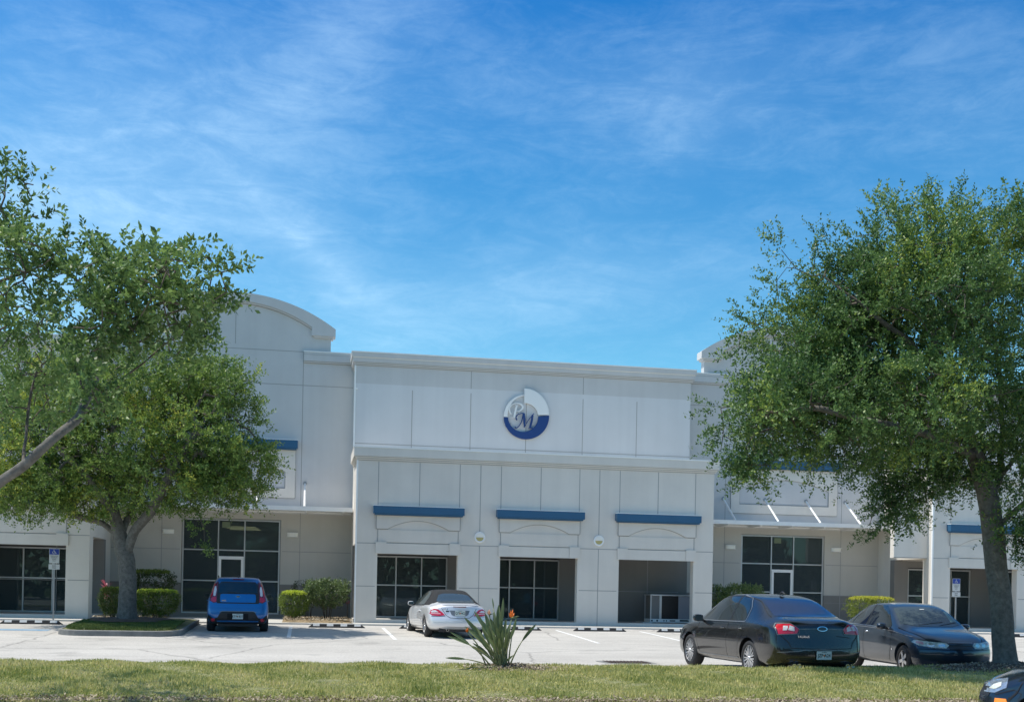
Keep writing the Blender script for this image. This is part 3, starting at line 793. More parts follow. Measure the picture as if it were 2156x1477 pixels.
stroke(q, [(672, 738, 14), (660, 800, 16), (640, 880, 14), (600, 950, 14), (555, 985, 18), (522, 970, 22)], -.012, .038)
stroke(q, [(680, 738, 34), (690, 850, 36), (688, 980, 14)], -.014, .036); stroke(q, [(688, 980, 8), (760, 850, 12), (855, 738, 12)], -.016, .034)
stroke(q, [(832, 765, 34), (815, 870, 34), (786, 985, 32)], -.018, .032); stroke(q, [(760, 990, 10), (800, 985, 20), (845, 995, 14)], -.02, .03)
q.build('letter_m', M['logo_navy'], logo)
q = MB()
for x, z in ((-.6, -.3), (.5, -.55), (.55, .3), (-.75, .1)): q.tube([(x, .055, z), (x, .109, z)], .012, 8)
q.build('standoff', M['galv'], logo)

# ---- condensing unit standing in the open bay
def ac_unit():
    px, pw = 13.0, 1.85; y = 42.35; g = 0.10
    o = empty('outdoor_unit', (px, y, g), 0, 'silver rooftop air conditioning unit standing in the open bay of the middle block', 'air conditioner')
    m = MB(); m.box(-.30, .06, -.08, .95, 0, .035); m.build('base_pallet', M['sign_white'], o)
    m = MB(); m.box(0, pw, 0, .8, .035, .165); ob = m.build('base_rail', M['white_metal'], o)
    m = MB()
    for x in (.07, .28): m.lathe([(0, -.006), (.035, -.006), (.035, .001)], 'y', 14, (x, 0, .10))
    for x in (.55, .65, 1.52): m.lathe([(0, -.006), (.025, -.006), (.025, .001)], 'y', 14, (x, 0, .10))
    m.box(.78, 1.0, -.006, .001, .08, .12); m.box(1.18, 1.5, -.006, .001, .08, .14); m.build('fork_holes', M['black'], o)
    m = MB(); fw = .045
    for x in (0, .36, pw-fw): m.box(x, x+fw, -.0, .045, .165, 1.05)
    for x in (0, pw-fw): m.box(x, x+fw, .755, .8, .165, 1.05)
    m.box(.405, .45, 0.0, .044, .165, 1.05)
    m.build('frame', M['alu'], o)
    m = MB(); m.box(fw, .36, .03, .74, .165, 1.05); m.build('side_panel', M['stucco_grey'], o)
    m = MB(); m.box(.45, 1.12, .03, .74, .165, 1.05)
    for k in range(26): m.box(.455, 1.115, .018, .03, .18+k*.033, .192+k*.033)
    m.build('coil_grille', M['black'], o)
    m = MB(); m.box(1.12, pw-fw, .01, .74, .165, 1.05); m.build('access_panel', mat('grey_steel_panel', (.27, .28, .31), .5, var=.04), o)
    m = MB(); m.box(1.62, 1.76, .002, .01, .78, .83); m.box(1.69, 1.71, .002, .01, .47, .52); m.build('nameplate', M['sign_white'], o)
    m = MB(); m.box(-.02, pw+.02, -.03, .82, 1.05, 1.10); m.build('top_panel', M['alu'], o, bevel=.01)
ac_unit()

# ---- wheel stops
def stop_proto():
    o = empty('wheel_stop', (0, 0, 0)); L = .91
    m = MB(); h = .11; w = .075; tw = .045
    v = []
    for x, k in ((-L, 0), (-L+.13, 1), (L-.13, 1), (L, 0)):
        v.append([(x, -w, 0), (x, w, 0), (x, tw if k else w, h if k else .012), (x, -tw if k else -w, h if k else .012)])
    m.v = [p for q in v for p in q]
    for i in range(3):
        for k in range(4): m.f.append((i*4+k, i*4+(k+1) % 4, (i+1)*4+(k+1) % 4, (i+1)*4+k)); m.m.append(0)
    m.f += [(0, 1, 2, 3), (15, 14, 13, 12)]; m.m += [0, 0]
    m.build('block', mat('dark_recycled_rubber', (.03, .03, .032), .8, var=.2, scale=12), o)
    for x in (-.66, -.22, .22, .66):
        m = MB(); e = .004; a, b = x-.105, x+.105
        def sec(xx): return [(xx, -w-e, .006), (xx, -tw-e, h+e), (xx, tw+e, h+e), (xx, w+e, .006)]
        s0, s1 = sec(a), sec(b); m.v = s0+s1
        m.f.append((1, 2, 6, 5)); m.m.append(0)
        lo = len(m.v)
        for xx in (a, b): m.v.append((xx, -tw-e-(w-tw)*.6, (h+e)*.4+.006*.6))
        m.f.append((lo, 1, 5, lo+1)); m.m.append(0)
        m.build('reflector_strip', M['paint_white'], o)
    return o
SP = stop_proto()
spots = [(1.05, 37.75, 'wheel stop in the bay between the blue hatchback and the silver convertible'), (3.98, 37.75, 'wheel stop in front of the silver convertible'),
         (6.90, 37.75, 'wheel stop behind the orange flowering plant, right of the silver convertible'), (9.83, 37.75, 'wheel stop in the empty bay before the grey outdoor unit, clear of every car'),
         (12.75, 37.75, 'wheel stop partly hidden by the nose of the black sedan'), (-8.25, 37.45, 'wheel stop at the far left beside the tree island'),
         (25.3, 37.7, 'wheel stop at the far right beyond the big tree trunk')]
for i, (x, y, lab) in enumerate(spots):
    o = SP if i == 0 else copy_tree(SP)
    o.location = (x, y, gz(y)); tag(o, lab, 'wheel stop', 'black and white wheel stops along the building')
# ---- storm drain
o = empty('storm_drain', (7.35, 25.7, gz(25.7)), 0, 'rusty dark storm drain grate sunk in the asphalt near the lawn', 'drain')
m = MB(); m.box(-.62, .62, -.5, .5, -.02, .007); m.build('drain_rim', M['kerb_old'], o)
m = MB(); m.box(-.48, .48, -.38, .38, .007, .010); m.build('pit', M['black'], o)
m = MB()
for k in range(12): m.box(-.48+k*.083, -.445+k*.083, -.38, .38, .010, .022)
m.build('grate', mat('rusty_iron', (.07, .05, .04), .8, var=.3, scale=10), o)

# ---- accessible parking signs
def text_mesh(name, txt, size, m, parent, loc, rot=(PI/2, 0, 0), ext=0.0015, shear=0, sx=1.0, align='CENTER', bold=0.0):
    cu = bpy.data.curves.new(name, 'FONT'); cu.body = txt; cu.size = size; cu.extrude = ext; cu.align_x = align; cu.align_y = 'CENTER'; cu.shear = shear; cu.offset = bold
    ob = bpy.data.objects.new(name, cu); COL.objects.link(ob)
    dg = bpy.context.evaluated_depsgraph_get(); me = bpy.data.meshes.new_from_object(ob.evaluated_get(dg))
    bpy.data.objects.remove(ob); bpy.data.curves.remove(cu)
    o = link(name, me, m, parent); o.location = loc; o.rotation_euler = rot; o.scale = (sx, 1, 1)
    return o
def parking_sign(X, Y, z0, h, label, rz=0):
    o = empty('accessible_parking_sign', (X, Y, z0), rz, label, 'sign', 'accessible parking signs')
    m = MB(); m.box(-.022, .022, 0, .035, 0, h); m.build('post', M['galv'], o)
    top = h+.01
    m = MB(); pts = []
    w = .155
    m.box(-w, w, -.006, -.001, top-.47, top); pn = m.build('sign_panel', M['sign_white'], o, bevel=0)
    m = MB(); m.box(-w+.01, w-.01, -.0095, -.006, top-.19, top-.01); m.build('blue_field', M['sign_blue'], pn)
    m = MB(); y0, y1 = -.013, -.0095; cz = top-.10
    def ln(a, b, wd):
        a = Vector(a); b = Vector(b); d = (b-a).normalized(); nn = Vector((-d.y, d.x))*wd/2
        m.prism([tuple(a-nn), tuple(b-nn), tuple(b+nn), tuple(a+nn)], y0, y1)
    ring_o = [(-.012+.047*math.cos(math.radians(a)), cz-.022+.047*math.sin(math.radians(a))) for a in range(130, 346, 12)]
    ring_i = [(-.012+.035*math.cos(math.radians(a)), cz-.022+.035*math.sin(math.radians(a))) for a in range(130, 346, 12)]
    m.band(ring_i, ring_o, y0, y1)
    m.prism([(-.012+.011*math.cos(2*PI*i/12), cz+.060+.011*math.sin(2*PI*i/12)) for i in range(12)], y0, y1)
    ln((-.012, cz+.045), (-.005, cz-.01), .016); ln((-.008, cz+.018), (.028, cz+.018), .011); ln((-.006, cz-.008), (.032, cz-.008), .014); ln((.030, cz-.010), (.048, cz-.055), .013); ln((.046, cz-.052), (.066, cz-.044), .012)
    m.build('wheelchair_symbol', M['sign_white'], pn)
    for k, (t, s) in enumerate([('PARKING BY', .042), ('DISABLED', .042), ('PERMIT', .042), ('ONLY', .042)]): text_mesh('lettering', t, s, M['black'], pn, (0, -.0075, top-.235-k*.052))
    m = MB(); m.box(-.17, .17, -.006, -.001, top-.67, top-.50); p2 = m.build('fine_panel', M['sign_white'], o)
    text_mesh('lettering', '$250', .058, M['black'], p2, (0, -.0075, top-.555)); text_mesh('lettering', 'FINE', .058, M['black'], p2, (0, -.0075, top-.62))
    return o
p = onY(112, 1290, 39.2)
parking_sign(p.x, 39.2, 0.0, 2.28, 'blue and white accessible parking sign before the left wing windows')
p = onY(2013, 1250, 39.2)
parking_sign(p.x, 39.2, 0.0, 2.0, 'blue and white accessible parking sign left of the big tree trunk')
# ================================================================== vegetation
def unit(v): return v/np.maximum(np.linalg.norm(v, axis=-1, keepdims=True), 1e-9)

def shoots(P, D, length, K, leaf, spread, seed, flat=0.35, cluster=0.35):
    """P (N,3) shoot bases, D (N,3) directions -> leaf quads (N*K,4,3). cluster bunches leaves to the shoot end"""
    r = np.random.default_rng(seed); N = len(P)
    D = unit(D); a = unit(np.cross(D, r.normal(size=(N, 3)))); b = np.cross(D, a)
    L = length*r.uniform(.6, 1.25, (N, 1)) if np.isscalar(length) else length[:, None]
    t = (np.arange(K)+.5)/K; t = t[None, :]**(1-cluster) + r.normal(0, .04, (N, K))
    bend = r.normal(0, .10, (N, 1, 3))
    C = P[:, None]+D[:, None]*(L*t)[..., None] + bend*(L*t*t)[..., None]
    ang = np.arange(K)[None, :]*2.4+r.uniform(0, 6.28, (N, 1))
    side = np.cos(ang)[..., None]*a[:, None]+np.sin(ang)[..., None]*b[:, None]
    ld = unit(side*spread+D[:, None]*(1-spread)+np.array([0, 0, .12])+r.normal(0, .22, (N, K, 3)))
    nrm = unit(np.cross(ld, r.normal(size=(N, K, 3)))*flat + np.array([0, 0, 1.0])*(1-flat) + r.normal(0, .3, (N, K, 3)))
    w = unit(np.cross(ld, nrm))
    s = leaf*r.uniform(.65, 1.25, (N, K, 1))
    ww = .27
    base = C; tip = C+ld*s; mid = C+ld*s*.55
    up = np.cross(w, ld)*s*.04
    Q = np.stack([base, mid+w*s*ww*.9-up, tip, mid-w*s*ww*.9-up], 2)
    return Q.reshape(-1, 4, 3)

def quads_obj(name, Q, m, parent=None, twigs=None, tm=None):
    V = Q.reshape(-1, 3); F = np.arange(len(V)).reshape(-1, 4)
    mi = None; mats = [m]
    if twigs is not None:
        TV, TF = twigs; F = np.concatenate([F, TF+len(V)]); mi = np.concatenate([np.zeros(len(Q)), np.ones(len(TF))]); V = np.concatenate([V, TV]); mats = [m, tm]
    return np_mesh(name, V, F, mats, parent, mi)

def grow_tree(base, limbs, blobs, n_attr, seed, r_base, step=.32, shell=.55, tip=.007, spikes=(), tpow=1.0):
    """base: Vector; limbs: list of polylines (world) starting on the trunk, first is the trunk; blobs: (centre, (rx,ry,rz), weight)"""
    r = np.random.default_rng(seed)
    P = [np.array(limbs[0][0], float)]; par = [-1]
    def addline(pl, start=None):
        prev = len(P)-1 if start is None else start
        for q in pl:
            q = np.array(q, float); a = P[prev]; L = np.linalg.norm(q-a); k = max(1, int(L/step))
            for i in range(1, k+1):
                P.append(a+(q-a)*i/k+(r.normal(0, .012, 3) if i < k else 0)); par.append(prev); prev = len(P)-1
    addline(limbs[0][1:], 0)
    for l in limbs[1:]:
        d = np.linalg.norm(np.array(P)-np.array(l[0]), axis=1); addline(l[1:], int(np.argmin(d)))
    A = []
    W = np.array([b[2] for b in blobs], float); W /= W.sum()
    for c, rr, w in blobs:
        k = int(round(n_attr*w/sum(b[2] for b in blobs)))
        d = unit(r.normal(size=(k, 3))); rad = r.uniform(shell**3, 1, k)**(1/3)
        A.append(np.array(c)+d*rad[:, None]*np.array(rr))
    A = np.concatenate(A)
    nodes0 = np.array(P)
    dist = np.array([np.min(np.linalg.norm(nodes0-a, axis=1)) for a in A]); A = A[np.argsort(dist)]
    PA = np.zeros((len(P)+len(A)*40+400, 3)); n = len(P); PA[:n] = P; depth = [0]*n
    tips = []
    c0 = np.mean(A, axis=0)
    for a in list(A)+[np.array(s) for s in spikes]:
        d = np.linalg.norm(PA[:n]-a, axis=1); rootd = np.linalg.norm(PA[:n]-nodes0[0], axis=1)
        j = int(np.argmin(d+0.12*rootd*0)); 
        for _ in range(2):
            if par[j] >= 0 and d[j] < 0.8*step and par[par[j]] >= 0: pass
        L = d[j]
        if L < .08: continue
        k = max(1, int(math.ceil(L/step))); start = PA[j].copy()
        pd = start-PA[par[j]] if par[j] >= 0 else np.array([0, 0, 1.])
        pd = pd/max(np.linalg.norm(pd), 1e-6)
        ctrl = start+pd*L*.35+np.array([0, 0, .06*L]); prev = j
        for i in range(1, k+1):
            t = i/k; q = (1-t)**2*start+2*t*(1-t)*ctrl+t*t*a+(r.normal(0, .02, 3) if i < k else 0)
            PA[n] = q; par.append(prev); prev = n; n += 1
        tips.append(prev)
    P = PA[:n]; par = np.array(par)
    nch = np.zeros(n, int)
    for i in range(n):
        if par[i] >= 0: nch[par[i]] += 1
    acc = np.zeros(n); e = 2.25
    for i in range(n-1, -1, -1):
        if nch[i] == 0: acc[i] = tip**e
        if par[i] >= 0: acc[par[i]] += acc[i]
    rad = acc**(1/e); rb = rad[0]
    rad = tip+(r_base-tip)*((rad-tip)/(rb-tip))**tpow
    return P, par, rad, nch, np.array(tips), c0

def tubes_np(P, par, rad, sel, sides=5):
    """frustum per selected node (to its parent), numpy"""
    sel = np.array([i for i in sel if par[i] >= 0]); a = P[par[sel]]; b = P[sel]; ra = rad[par[sel]]; rb = rad[sel]
    ra = np.minimum(ra, rb*1.6)
    d = unit(b-a); ref = np.where(np.abs(d[:, 2:3]) > .9, np.array([[1., 0, 0]]), np.array([[0, 0, 1.]]))
    u = unit(np.cross(d, ref)); w = np.cross(d, u)
    t = np.arange(sides)*2*PI/sides
    ring = np.cos(t)[None, :, None]*u[:, None]+np.sin(t)[None, :, None]*w[:, None]
    A = (a-d*ra[:, None]*.25)[:, None]+ring*ra[:, None, None]; B = b[:, None]+ring*rb[:, None, None]
    V = np.concatenate([A, B], 1).reshape(-1, 3); N = len(sel)
    i = np.arange(N)[:, None]*2*sides; k = np.arange(sides)[None, :]; k2 = (k+1) % sides
    F = np.stack([i+k, i+k2, i+sides+k2, i+sides+k], -1).reshape(-1, 4)
    return V, F

def smooth_limb(mb, P, rad, chain, sides=14, mi=0, seed=0, rough=.05, flare=None):
    """continuous bark tube along a chain of node indices"""
    r = np.random.default_rng(seed)
    pts = [Vector(P[i]) for i in chain]; rr = [rad[i] for i in chain]
    # resample catmull-rom
    Q = []; R = []
    for i in range(len(pts)-1):
        p0, p1, p2, p3 = pts[max(i-1, 0)], pts[i], pts[i+1], pts[min(i+2, len(pts)-1)]
        for k in range(3):
            t = k/3; Q.append(0.5*((2*p1)+(p2-p0)*t+(2*p0-5*p1+4*p2-p3)*t*t+(3*p1-p0-3*p2+p3)*t**3)); R.append(rr[i]*(1-t)+rr[i+1]*t)
    Q.append(pts[-1]); R.append(rr[-1])
    b = len(mb.v); prev = None; n = sides; ph = r.uniform(0, 6.28, 4)
    for i, p in enumerate(Q):
        d = (Q[min(i+1, len(Q)-1)]-Q[max(i-1, 0)]).normalized()
        a = d.orthogonal().normalized() if prev is None else (prev-d*prev.dot(d)).normalized(); prev = a; c = d.cross(a)
        f = 1.0
        if flare: h = (p-Q[0]).length; f = 1+flare*math.exp(-h/.22)
        for k in range(n):
            t = 2*PI*k/n; lob = 1+rough*math.sin(3*t+ph[0]+i*.15)+rough*.7*math.sin(5*t+ph[1]-i*.22)+r.normal(0, rough*.25)
            if flare: lob += flare*.35*math.exp(-(p-Q[0]).length/.25)*math.sin(4*t+ph[2])
            mb.v.append(tuple(p+(a*math.cos(t)+c*math.sin(t))*R[i]*f*lob))
    for i in range(len(Q)-1):
        for k in range(n): mb.f.append((b+i*n+k, b+i*n+(k+1) % n, b+(i+1)*n+(k+1) % n, b+(i+1)*n+k)); mb.m.append(mi)
    e = b+(len(Q)-1)*n; mb.f.append(tuple(e+k for k in range(n))); mb.m.append(mi)

def make_tree(name, label, base, limbs, blobs, n_attr, seed, r_base, leafm, K=14, leaf=.06, sl=.42, per_tip=3, group=None, outward=.9, up=.35, extra_twig=1.0, spikes=(), spread=.62, thick=.035, step=.32, shell=.55, knot=None, droop=0.0, tpow=1.0):
    r = np.random.default_rng(seed+99)
    P, par, rad, nch, tips, c0 = grow_tree(base, limbs, blobs, n_attr, seed, r_base, step=step, spikes=spikes, shell=shell, tpow=tpow)
    root = empty(name, tuple(base), 0, label, 'tree', group)
    off = np.array(base)
    kids = {}
    for i in range(len(P)):
        if par[i] >= 0: kids.setdefault(int(par[i]), []).append(i)
    mb = MB(); stack = [(0, None)]; s = 0
    while stack:
        i, p = stack.pop(); ch = [] if p is None else [p]; ch.append(i); j = i
        while True:
            c = sorted([k for k in kids.get(j, []) if rad[k] > thick], key=lambda k: -rad[k])
            if not c: break
            for k in c[1:]: stack.append((k, j))
            j = c[0]; ch.append(j)
        if len(ch) > 1:
            rr = rad.copy()
            if p is not None: rr[p] = min(rad[p], rad[i]*1.25)
            smooth_limb(mb, P-off, rr, ch, sides=18 if rad[i] > .12 else 9, seed=seed+s, rough=.05 if rad[i] > .1 else .03, flare=.35 if p is None else None); s += 1
    if knot is not None:
        c, nrm, rk = knot; c = Vector(c)-Vector(base); nrm = Vector(nrm).normalized(); u = nrm.orthogonal().normalized(); w = nrm.cross(u)
        b = len(mb.v); n = 18; prof = [(1.35, -.02), (1.15, .03), (.95, .05), (.75, .03), (.5, -.01), (.2, -.03)]
        for rr_, h in prof:
            for k in range(n): t = 2*PI*k/n; mb.v.append(tuple(c+(u*math.cos(t)+w*math.sin(t)*1.15)*rk*rr_+nrm*h*1.2))
        for i in range(len(prof)-1):
            for k in range(n): mb.f.append((b+i*n+k, b+i*n+(k+1) % n, b+(i+1)*n+(k+1) % n, b+(i+1)*n+k)); mb.m.append(0)
        mb.f.append(tuple(b+(len(prof)-1)*n+k for k in range(n))); mb.m.append(0)
    mb.build('trunk', M['bark'], root, smooth=True)
    # crown
    thin = [i for i in range(len(P)) if par[i] >= 0 and rad[i] <= thick]
    TV, TF = tubes_np(P-off, par, rad, thin, 4)
    term = np.array(thin); 
    w = rad[term] < .016
    B = term[w]
    reps = [np.repeat(tips, per_tip), r.choice(B, int(len(B)*extra_twig))]
    idx = np.concatenate(reps)
    pos = P[idx]-off+r.normal(0, .05, (len(idx), 3))
    own = unit(P[idx]-P[par[idx]])
    outv = unit(P[idx]-c0)
    D = own*outward+outv*.55+np.array([0, 0, up-droop])+r.normal(0, .55, (len(idx), 3))
    Q = shoots(pos, D, sl, K, leaf, spread, seed+5)
    # twig sticks under the leaves
    Du = unit(D); 
    quads_obj('crown', Q, leafm, root, (TV, TF), M['twig'])
    return root

M['oak_mid'] = leaf_mat('oak_leaf_olive', (0.065, 0.13, 0.028), (0.25, 0.36, 0.075), 0.34, 0.52, nscale=.55, yellow=(0.48, 0.50, 0.08))
M['oak_near'] = leaf_mat('oak_leaf_green', (0.055, 0.115, 0.032), (0.20, 0.31, 0.085), 0.34, 0.5, nscale=.6)
M['oak_right'] = leaf_mat('oak_leaf_deep', (0.040, 0.098, 0.030), (0.165, 0.275, 0.075), 0.34, 0.5, nscale=.75, yellow=(0.32, 0.40, 0.07))

def blob(x, y, D, rpx, ry=None, rd=None, w=1.0):
    """crown lobe whose size is given in metres from its apparent size at depth D"""
    c = at(x, y, D); s = D/FOC
    return (tuple(c), (rpx*s, (rd if rd else rpx*s), (ry if ry else rpx)*s), w)

# ---- right tree
bx, by = TREE_R; bz = float(lawn_h(bx, by))-.05
DR = bx*math.sin(ALPHA)+by*math.cos(ALPHA)
def R_(x, y, d=0):
    if y < 1040 and x < 2200: x, y = 1990+(x-1990)*.945, 860+(y-860)*.925+8
    return tuple(at(x, y, DR+d))
limbs = [[(bx, by, bz), R_(2108, 1300), R_(2097, 1200), R_(2092, 1120), R_(2082, 1050), R_(2058, 960, .2), R_(2025, 880, .3), R_(1990, 790, .2), R_(1965, 690, 0), R_(1950, 590, 0), R_(1938, 480, 0)],
         [R_(2094, 1130), R_(2125, 1085, -.2), R_(2165, 1050, -.4), R_(2215, 990, -.6), R_(2260, 900, -.8)],
         [R_(2085, 1060), R_(2110, 1010, .6), R_(2118, 900, 1.2), R_(2110, 760, 1.4), R_(2080, 600, 1.2), R_(2060, 470, 1.0)],
         [R_(2058, 960, .2), R_(2000, 930, -.7), R_(1920, 900, -1.3), R_(1820, 880, -1.6), R_(1700, 850, -1.6), R_(1600, 860, -1.4)],
         [R_(2025, 880, .3), R_(1950, 820, .9), R_(1850, 760, 1.2), R_(1750, 710, 1.2), R_(1660, 690, 1.0)],
         [R_(2075, 1020, .1), R_(2010, 1010, 1.0), R_(1930, 990, 1.7), R_(1850, 985, 2.0)],
         [R_(1990, 790, .2), R_(1900, 690, -.6), R_(1800, 610, -.9), R_(1720, 550, -.8)],
         [R_(2120, 1000, .6), R_(2190, 900, .8), R_(2240, 760, 1.0), R_(2230, 600, .8)]]
D0 = DR
_b = blob
def blob(x, y, D, rpx, ry=None, rd=None, w=1.0): return _b(1990+(x-1990)*.945, 860+(y-860)*.925+8, D, rpx*.93, (ry or rpx)*.9, rd, w)
blobs = [blob(1930, 700, D0, 170, 190, 2.6, 2.4), blob(2070, 560, D0+.5, 140, 170, 2.0, 1.7), blob(1930, 530, D0-.2, 120, 120, 1.5, 1.3), blob(1790, 620, D0-.3, 125, 110, 1.6, 1.3),
         blob(1700, 700, D0+.3, 125, 85, 1.5, 1.0), blob(1650, 830, D0-.8, 135, 75, 1.4, 1.2), blob(1700, 885, D0-1.0, 180, 62, 1.5, 1.1), blob(1850, 860, D0-.8, 170, 130, 2.0, 1.8),
         blob(1830, 760, D0+.9, 190, 130, 1.8, 1.6), blob(1960, 985, D0+1.2, 140, 75, 1.4, 1.3), blob(1880, 1065, D0+1.4, 70, 40, .7, .42), blob(2200, 700, D0+.5, 150, 270, 2.4, 2.2),
         blob(2080, 880, D0, 170, 120, 2.4, 1.5), blob(2180, 1120, D0-.6, 65, 70, .8, .5), blob(1570, 970, D0-1.2, 45, 40, .5, .22), blob(2190, 960, D0, 110, 110, 1.8, .8)]
spk = [R_(1625, 490, -.5), R_(1700, 515, -.5), R_(1723, 480, 0), R_(1790, 460, .2), R_(1850, 395, 0), R_(1880, 430, .4), R_(1935, 380, 0), R_(1945, 420, 0), R_(2018, 385, .3), R_(2000, 440, .5), R_(2150, 410, .5), R_(2100, 440, 0),
       R_(2060, 470, 0), R_(1615, 560, 0), R_(1620, 610, 0), R_(1555, 655, 0), R_(1540, 670, 0), R_(1530, 720, 0), R_(1490, 850, -.8), R_(1495, 880, -.9), R_(1485, 905, -.6), R_(1490, 945, -1), R_(1545, 1010, -1.2), R_(1560, 1000, -1.1), R_(1580, 1015, -1.2),
       R_(1600, 960, -1.2), R_(1520, 925, -.8), R_(1830, 1105, 1.3), R_(1860, 1095, 1.3), R_(1760, 510, .3), R_(1660, 530, -.4), R_(1590, 640, 0), R_(1880, 400, .2), R_(1700, 1000, -.6), R_(1780, 1000, .5),
       R_(1975, 430, .3), R_(2035, 420, -.4), R_(1830, 450, -.3), R_(1740, 545, .6), R_(1650, 600, .5), R_(2080, 500, .2)]
make_tree('live_oak', 'large deep green live oak with thick grey trunk on the lawn at the right', (bx, by, bz), limbs, blobs, 1600, 21, .20, M['oak_right'], tpow=1.25,
          K=20, leaf=.068, sl=.50, per_tip=6, spikes=spk, extra_twig=2.5, spread=.6, shell=.25, knot=(R_(2106, 1132, -.21), (-.15, -1, .05), .085), group='live oaks around the car park')

blob = _b
# ---- middle-left tree on the small island
bx, by = -5.17, 35.7; bz = ISLZ-.05
DM = bx*math.sin(ALPHA)+by*math.cos(ALPHA)
def Mm(x, y, d=0): return tuple(at(x, y, DM+d))
limbs = [[(bx, by, bz), Mm(270, 1230), Mm(264, 1170), Mm(253, 1130), Mm(243, 1090), Mm(235, 1040, .2), Mm(232, 980, .3), Mm(240, 900, .2), Mm(255, 830, 0)],
         [Mm(264, 1150), Mm(285, 1115, -.2), Mm(318, 1075, -.4), Mm(345, 1020, -.7), Mm(380, 960, -.9), Mm(420, 900, -1)],
         [Mm(250, 1120), Mm(215, 1100, .2), Mm(160, 1085, .5), Mm(110, 1060, .8)], [Mm(256, 1120), Mm(280, 1060, .6), Mm(300, 980, 1.0), Mm(330, 880, 1.2)],
         [Mm(243, 1080), Mm(190, 1010, -.8), Mm(130, 950, -1.2), Mm(70, 900, -1.2)], [Mm(235, 1040), Mm(200, 950, .9), Mm(150, 850, 1.2)]]
blobs = [blob(250, 900, DM, 200, 140, 2.9, 2.6), blob(430, 900, DM-.5, 120, 115, 1.9, 1.5), blob(480, 990, DM, 90, 75, 1.5, 1.0), blob(420, 830, DM+.6, 100, 70, 1.5, .9), blob(110, 960, DM-.3, 130, 110, 2.0, 1.6),
         blob(60, 1030, DM+.3, 100, 55, 1.5, .8), blob(330, 1010, DM-.4, 170, 65, 2.0, 1.5), blob(180, 1030, DM+.2, 130, 60, 2.0, 1.1), blob(300, 830, DM+.2, 150, 85, 2.0, 1.2), blob(160, 830, DM+.5, 150, 90, 2.0, 1.2), blob(40, 880, DM+.5, 90, 90, 1.6, .8)]
spk = [Mm(530, 800), Mm(540, 850), Mm(572, 980), Mm(560, 940), Mm(500, 790), Mm(430, 1140, -.8), Mm(418, 1115, -.8), Mm(545, 1035), Mm(520, 1060), Mm(80, 1090), Mm(20, 1075), Mm(330, 745), Mm(440, 770), Mm(425, 1100, -.8)]
make_tree('live_oak', 'rounded yellow-green live oak on the small kerbed island left of the blue hatchback', (bx, by, bz), limbs, blobs, 1400, 31, .25, M['oak_mid'],
          K=16, leaf=.09, sl=.50, per_tip=6, spikes=spk, extra_twig=2.4, spread=.6, shell=.25, group='live oaks around the car park')

# ---- near-left tree, trunk outside the frame
bx, by = TREE_N; bz = gz(by)-.05
disc_mound('mulch_ring', bx, by, .8, .75, M['mulch'], 0.012, lambda x, y: gz(y), 0.08, 9)
DN = bx*math.sin(ALPHA)+by*math.cos(ALPHA)
def N_(x, y, d=0):
    if y < 800: x = x-.10*max(0, x-230); y = y+14
    return tuple(at(x, y, DN+d))
limbs = [[(bx, by, bz), N_(-235, 1300), N_(-220, 1200), N_(-200, 1110), N_(-190, 980, .2), N_(-150, 850, .3), N_(-100, 730, .2), N_(-60, 600), N_(-20, 480), N_(10, 400)],
         [N_(-205, 1130), N_(-120, 1080, -.5), N_(-30, 1040, -.8), N_(50, 980, -.9), N_(110, 925, -.9), N_(165, 880, -.6), N_(200, 800, .1), N_(215, 730, .5), N_(230, 650, .5), N_(245, 590, .4)],
         [N_(215, 740, .5), N_(260, 690, .1), N_(320, 640, -.5), N_(400, 600, -.8), N_(470, 565, -.9)], [N_(170, 880, -.8), N_(240, 810, -.2), N_(310, 750, 0), N_(360, 710, .1), N_(400, 690, .1)],
         [N_(-60, 600), N_(20, 570, -.3), N_(90, 545, -.5)], [N_(-100, 730), N_(0, 680, .5), N_(90, 620, .7)], [N_(50, 980, -.9), N_(60, 860, 0), N_(80, 760, .3)]]
blobs = [blob(25, 500, DN, 45, 60, .8, .32), blob(-80, 590, DN+1.2, 130, 130, 2.6, 1.0), blob(60, 560, DN-.3, 75, 45, .8, .6), blob(20, 665, DN, 110, 45, 1.0, .55), blob(230, 620, DN-.6, 90, 65, .9, .9), blob(350, 600, DN-1.1, 110, 55, .9, 1.0),
         blob(330, 680, DN-.6, 110, 50, .9, .9), blob(210, 700, DN-.5, 110, 55, 1.0, .9), blob(90, 760, DN, 110, 50, 1.0, .4), blob(-150, 780, DN+2.0, 170, 150, 3.0, 1.3), blob(60, 840, DN+.5, 110, 60, 1.2, .5), blob(-50, 440, DN, 70, 60, .9, .4), blob(200, 815, DN-1.1, 75, 60, .6, .45)]
spk = [N_(15, 345, 0), N_(40, 360, -.1), N_(70, 375, -.2), N_(65, 400, 0), N_(80, 440, -.2), N_(190, 512, -.5), N_(215, 530, -.6), N_(370, 515, -1.1), N_(415, 505, -1.2), N_(425, 520, -1.2), N_(465, 530, -1.3), N_(490, 560, -1.3), N_(520, 552, -1.3),
       N_(505, 600, -1.2), N_(470, 620, -1.2), N_(480, 630, -1.1), N_(380, 740, 0), N_(400, 720, 0), N_(455, 695, -.1), N_(430, 680, -.2), N_(440, 700, 0), N_(120, 520, -.5), N_(130, 500, -.5), N_(140, 560, -.5), N_(180, 600, -.5), N_(280, 545, -.8), N_(310, 530, -.9), N_(0, 350, 0), N_(460, 570, -1.3)]
make_tree('live_oak', 'nearest live oak reaching in from the left with loose open branches', (bx, by, bz), limbs, blobs, 430, 41, .088, M['oak_near'], tpow=1.6, step=.25,
          K=13, leaf=.072, sl=.25, per_tip=4, spikes=spk, extra_twig=.8, spread=.62, shell=.2, group='live oaks around the car park')

